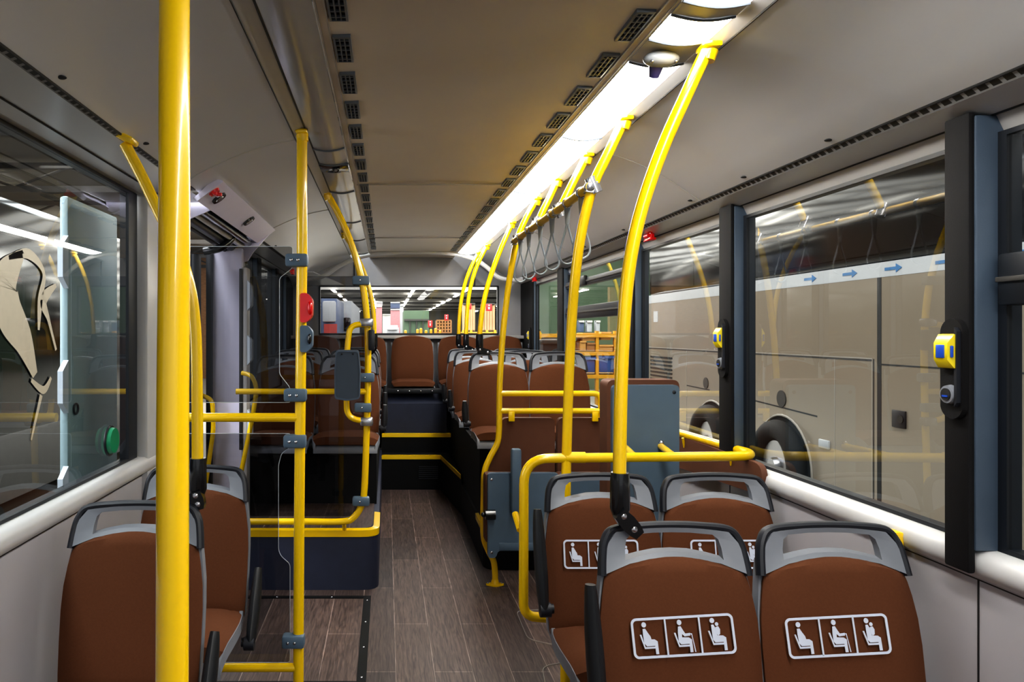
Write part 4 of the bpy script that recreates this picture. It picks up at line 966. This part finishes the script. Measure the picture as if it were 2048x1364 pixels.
# ---- dark bus with pale swoosh parked to the left
LX = -3.4
t = thing('bus', 'dark bus with a pale curved swoosh parked outside the left window', 'bus', (LX - 1.2, 6, GZ))
m = MB(); m.span((LX - 2.4, 1.5, -.05), (LX, 12.5, 2.7), .12); b = m.build('body', 'coach_dark', t)
m = MB(); m.span((LX - 2.3, 1.6, -.06), (LX + .006, 12.3, .55), .02); m.build('lower_skirt', 'steel_dark', t)
X = LX + .012
def ribbon(pts, ws):
    m = MB(); sp = spline([Vector((X, y, z)) for y, z in pts], 8); n = len(sp); wv = spline([Vector((w, 0, 0)) for w in ws], 8); r = []
    for i, p in enumerate(sp):
        tg = (sp[min(i + 1, n - 1)] - sp[max(i - 1, 0)]).normalized(); nn = Vector((0, -tg.z, tg.y)); r.append([p + nn * wv[i].x, p - nn * wv[i].x])
    m.rings(r, caps=False, closed=False); m.build('swoosh', 'swoosh_beige', t, smooth=0)
L = lambda px, py: (LX * F / (px - VX), EYE - (py - VY) * LX / (px - VX))
ribbon([L(45, 505), L(10, 560), L(15, 620), L(45, 680), L(68, 750)], [.03, .20, .22, .16, .05])
ribbon([L(15, 515), L(55, 508), L(85, 545), L(78, 600), L(75, 660)], [.02, .05, .03, .05, .02])
ribbon([L(110, 570), L(85, 600), L(95, 640), L(110, 700)], [.02, .07, .03, .02])
ribbon([L(60, 760), L(85, 780), L(100, 755)], [.02, .04, .02])
ribbon([L(60, 880), L(80, 790)], [.015, .03])
for y in (3.6, 6.3, 9.2):
    m = MB(); m.span((LX - .01, y, -.05), (LX + .02, y + .03, 2.7)); m.build('panel_joint', 'steel', t)
for yw in (3.0, 10.2):
    m = MB(); m.tube([(LX - .05, yw + .36 * math.cos(q), .12 + .36 * math.sin(q)) for q in [2 * pi * k / 32 for k in range(32)]], .11, n=12, closed=True); wo = m.build('wheel', 'tyre', t)
    m = MB(); m.cyl((LX - .02, yw, .12), (LX + .06, yw, .12), .26, n=28); m.build('rim', 'silver', wo)
# ---- things seen through the rear window
def rbox(name, label, cat, mt, x0, x1, y0, y1, d, depth=.6, extra=None, group=None):
    a, b = at(x0, y1, d), at(x1, y0, d)
    t = thing(name, label, cat, ((a.x + b.x) / 2, d, GZ), group); 
    m = MB(); m.span((a.x, d, min(a.z, GZ) if extra == 'ground' else a.z), (b.x, d + depth, b.z), .01); m.build('body', mt, t)
    return t
t = rbox('bus', 'blue and white bus with red skirt beyond the rear window, left', 'bus', 'bus_blue', 642, 674, 597, 668, 22, 3.5, 'ground')
a, b = at(648, 668, 21.9), at(674, 648, 21.9); m = MB(); m.span((a.x, 21.85, a.z - .6), (b.x, 21.98, b.z)); m.build('red_skirt', 'bus_red', t)
a, b = at(645, 644, 21.9), at(672, 602, 21.9); m = MB(); m.span((a.x, 21.85, a.z), (b.x, 21.98, b.z), .05); m.build('windscreen', 'panel_white', t)
t = rbox('bus', 'white bus front with dark windscreen beyond the rear window', 'bus', 'panel_white', 680, 703, 602, 668, 26, 8, 'ground')
a, b = at(682, 662, 25.9), at(701, 635, 25.9); m = MB(); m.span((a.x, 25.88, a.z), (b.x, 25.99, b.z), .05); m.build('windscreen', 'coach_dark', t)
for nm, mt, x0, x1, y0, y1, d, lb in (('wall_panel', 'panel_pink', 752, 764, 612, 668, 40, 'narrow pink hall partition panel beyond the rear window'), ('wall_panel', 'panel_white', 752, 765, 603, 612, 40.2, 'white hall partition panel above the pink one'), ('wall_panel', 'steel', 765, 781, 628, 668, 38, 'grey hall partition panel between the pink ones'),
    ('wall_panel', 'panel_pink', 781, 800, 618, 668, 40, 'wider pink hall partition panel beyond the rear window'), ('wall_panel', 'panel_blue', 781, 800, 604, 617, 40.2, 'blue panel above the wider pink partition'), ('wall_panel', 'panel_white', 800, 807, 610, 668, 39, 'slim white post panel beside the green booth')):
    t = rbox(nm, lb, 'panel', mt, x0, x1, y0, y1, d, .3, 'ground' if y1 > 660 else None)
    a, b = at(x0, y0, d), at(x1, y0, d); m = MB(); m.span((a.x, d - .05, a.z - .06), (b.x, d + .02, a.z)); m.build('top_edge', 'steel', t)
t = rbox('storage_booth', 'dark green booth with vertical panels beyond the rear window', 'booth', 'panel_green', 808, 858, 621, 668, 34, 3, 'ground')
a = at(808, 640, 33.9); b = at(858, 640, 33.9); m = MB(); m.span((a.x, 33.85, a.z - .04), (b.x, 33.98, a.z + .04)); m.build('mid_rail', 'steel_dark', t)
for px in (820, 833, 846):
    m = MB(); q = at(px, 668, 33.9); m.span((q.x - .02, 33.9, q.z), (q.x + .02, 33.99, at(px, 641, 33.9).z)); m.build('panel_joint', 'steel_dark', t)
t = rbox('equipment_case', 'white machine standing low beyond the rear window', 'machine', 'panel_white', 774, 798, 655, 668, 28, 1, 'ground')
m = MB(); q = at(785, 657, 27.9); m.span((q.x - .2, 27.85, q.z - .05), (q.x + .2, 28.0, q.z + .12), .02); m.build('top_unit', 'coach_white', t)
t = rbox('wooden_rack', 'open wooden rack of crates beyond the rear window', 'rack', 'dark_hole', 873, 901, 641, 668, 30, 1, 'ground')
for k in range(5):
    a, b = at(873, 641 + k * 6, 29.9), at(902, 641 + k * 6, 29.9); m = MB(); m.span((a.x, 29.8, a.z - .03), (b.x, 29.98, b.z + .03)); m.build('shelf', 'wood', t)
for k in range(6):
    a = at(873 + k * 5.7, 641, 29.9); m = MB(); m.span((a.x - .03, 29.78, GZ), (a.x + .03, 29.95, a.z)); m.build('post', 'wood', t)
for i, (x0, x1) in enumerate(((926, 950), (963, 990))):
    t = rbox('curtain', 'tall tan %s strip curtain beyond the rear window' % ('left', 'right')[i], 'curtain', 'panel_tan', x0, x1, 609, 662, 25, .3)
    for k in range(5):
        a = at(x0 + (k + .5) * (x1 - x0) / 5, 611, 24.95); m = MB(); m.tube([a, (a.x, a.y, at(0, 660, 25).z)], .045, n=8); m.build('fold', 'panel_tan', t)
    a, b = at(x0, 609, 24.9), at(x1, 606, 24.9); m = MB(); m.span((a.x, 24.85, a.z), (b.x, 25.1, b.z)); m.build('track', 'steel_dark', t)
t = rbox('guard_rail', 'orange low rail below the strip curtains', 'rail', 'rack_yellow', 922, 994, 664, 668, 22, .1)
for k in range(5):
    a = at(926 + k * 16, 660, 21.95); m = MB(); m.span((a.x - .03, 21.9, a.z - .9), (a.x + .03, 22, a.z)); m.build('post', 'rack_yellow', t)
for x0, x1, y0, y1, d, lb in ((932, 943, 607, 619, 24, 'red extinguisher sign above the left strip curtain'), (972, 984, 608, 622, 24, 'red extinguisher sign above the right strip curtain'), (856, 865, 641, 655, 28, 'red extinguisher sign beside the green booth'), (889, 897, 629, 641, 29, 'red triangular-topped sign above the wooden rack')):
    t = rbox('wall_sign', lb, 'sign', 'sign_red', x0, x1, y0, y1, d, .05)
    a, b = at((x0 * .65 + x1 * .35), y0 + 3, d - .01), at((x0 * .35 + x1 * .65), y1 - 3, d - .01)
    m = MB(); m.span((a.x, d - .015, b.z), (b.x, d - .005, a.z - .05), .02); m.ball((a.x * .5 + b.x * .5, d - .01, a.z), .03); m.build('symbol', 'panel_white', t)
for k, px in enumerate((811, 835, 842, 852, 862, 871, 880)):
    a, b = at(px, 668, 26), at(px, 660 - (k % 3) * 2, 26)
    t = thing('bollard', 'small yellow bollard, %s from the left beyond the rear window' % ordinal(k), 'bollard', (a.x, 26, GZ), 'yellow bollards beyond the rear window'); m = MB(); m.cyl((a.x, 26, GZ), (a.x, 26, b.z - .05), .05, .045); m.build('post', 'rack_yellow', t); m = MB(); m.ball((a.x, 26, b.z - .05), .05); m.build('cap', 'rack_yellow', t)
# ---- yellow racking, bins and boxes outside the far right windows
t = thing('storage_rack', 'yellow storage rack with boxes outside the far right windows', 'rack', (4.6, 15.5, GZ))
d = 15.5
for px in (1078, 1118, 1193.5, 1230, 1262):
    a = at(px, 662, d); m = MB(); m.span((a.x - .03, d - .05, GZ), (a.x + .03, d + .05, a.z)); m.build('upright', 'rack_yellow', t)
for y in (666, 702, 748):
    a, b = at(1072, y, d), at(1285, y + 3, d); m = MB(); m.span((a.x, d - .06, a.z - .09), (b.x, d + .9, a.z - .015)); m.build('shelf', 'rack_yellow', t)
bx = [(1160, 1172, 682, 701, 'cardboard'), (1174, 1190, 686, 701, 'wood'), (1198, 1226, 690, 701, 'cardboard'), (1165, 1190, 666, 682, 'cardboard'), (1202, 1222, 664, 680, 'cardboard'), (1085, 1112, 668, 700, 'panel_white')]
for k, (x0, x1, y0, y1, mt) in enumerate(bx):
    t = rbox('cardboard_box' if mt == 'cardboard' else 'storage_crate', '%s on the yellow rack, %s counted along the shelves' % ({'cardboard': 'tan cardboard box', 'wood': 'wooden crate', 'panel_white': 'white crate'}[mt], ordinal(k)), 'box', mt, x0, x1, y0, y1, d - .02, .5)
    a, b = at(x0, y0, d), at(x1, y0, d); m = MB(); m.span((a.x, d - .04, a.z - .03), (b.x, d + .4, a.z + .004)); m.build('lid', mt, t)
for k, (x0, x1, y0, y1) in enumerate(((1170, 1190, 714, 745), (1197, 1228, 712, 745), (1232, 1258, 716, 745))):
    t = rbox('storage_bin', 'blue plastic bin on the lower rack shelf, %s from the left' % ordinal(k), 'bin', 'bin_blue', x0, x1, y0, y1, d - .02, .6)
    a, b = at(x0, y0, d), at(x1, y0, d); m = MB(); m.span((a.x - .02, d - .05, a.z - .05), (b.x + .02, d + .5, a.z)); m.build('bin_rim', 'bin_blue', t)
t = rbox('equipment_case', 'dark machine case outside the far right window', 'machine', 'frame_dark', 1086, 1122, 688, 740, 13.5, 1, 'ground')
m = MB(); q = at(1104, 688, 13.4); m.span((q.x - .18, 13.4, q.z), (q.x + .18, 13.9, q.z + .08), .02); m.build('lid', 'steel_dark', t)
for k, (x0, x1) in enumerate(((1158, 1168), (1174, 1184), (1192, 1200))):
    t = rbox('wall_panel', '%s pale blue-white panel above the yellow rack' % ordinal(k).capitalize(), 'panel', 'panel_blue' if k == 0 else 'panel_white', x0, x1, 641, 664, 20, .2)
    a, b = at(x0, 641, 20), at(x1, 641, 20); m = MB(); m.span((a.x, 19.95, a.z - .05), (b.x, 20.1, a.z)); m.build('top_edge', 'steel', t)
m = MB(); m.span((at(1050, 0, 24).x, 24, GZ), (19, 24.2, 4.7)); struct(m.build('wall_green', 'panel_green'))
# brick-coloured far wall to the left seen through the door
m = MB(); m.span((-15, 30, GZ), (at(470, 0, 30).x, 30.3, 4.7)); struct(m.build('wall_left_hall', 'wood'))
# ================================================================== LIGHT, WORLD, CAMERA
def area(name, loc, size, power, rot=(0, 0, 0), col=(1, 1, 1)):
    l = bpy.data.lights.new(name, 'AREA'); l.shape = 'RECTANGLE'; l.size, l.size_y = size; l.energy = power; l.color = col
    o = bpy.data.objects.new(name, l); C.objects.link(o); o.location = loc; o.rotation_euler = rot; return o
area('hall_and_fill_light', (2.7, 6, 4.65), (1.4, 18), 620, (0, math.radians(-20), 0), (1, .97, .92))
area('hall_and_fill_light', (-2.2, 5, 4.65), (1.2, 16), 950, (0, math.radians(15), 0), (.92, .97, 1))
area('hall_and_fill_light', (.5, 30, 4.6), (14, 34), 6000, (0, 0, 0), (1, .97, .92))
area('hall_and_fill_light', (4.5, 16, 4.5), (6, 8), 1200, (0, 0, 0), (1, .97, .9))
area('hall_and_fill_light', (-2.1, 2.4, 1.9), (.7, 1.4), 32, (math.radians(90), 0, math.radians(-28)), (.94, .94, 1))  # added fill outside the left door to brighten the post panel, no real lamp
w = bpy.data.worlds.new('hall_air'); bpy.context.scene.world = w; w.use_nodes = True
nt = w.node_tree; bg = nt.nodes['Background']; tc = nt.nodes.new('ShaderNodeTexCoord'); sp = nt.nodes.new('ShaderNodeSeparateXYZ'); rp = nt.nodes.new('ShaderNodeValToRGB')
nt.links.new(tc.outputs['Generated'], sp.inputs[0]); nt.links.new(sp.outputs['Z'], rp.inputs['Fac']); nt.links.new(rp.outputs['Color'], bg.inputs['Color'])
rp.color_ramp.elements[0].color = (.55, .57, .60, 1); rp.color_ramp.elements[1].color = (.9, .92, .95, 1); bg.inputs['Strength'].default_value = 1.0
cam = bpy.data.cameras.new('camera'); cam.sensor_width = 36; cam.lens = F / 2048 * 36; cam.shift_x = (1024 - VX) / 2048; cam.shift_y = -(682 - VY) / 2048
cam.clip_start = .02; cam.clip_end = 300
co = bpy.data.objects.new('camera', cam); C.objects.link(co); co.location = (0, 0, EYE); co.rotation_euler = (math.radians(90), 0, 0)
sc = bpy.context.scene; sc.camera = co
sc.view_settings.view_transform = 'Standard'; sc.view_settings.look = 'Medium High Contrast'; sc.view_settings.exposure = .35
sc.cycles.max_bounces = 8; sc.cycles.diffuse_bounces = 4; sc.cycles.glossy_bounces = 4; sc.cycles.transparent_max_bounces = 16
sc.cycles.sample_clamp_indirect = 6; sc.cycles.use_denoising = True; sc.cycles.caustics_reflective = False
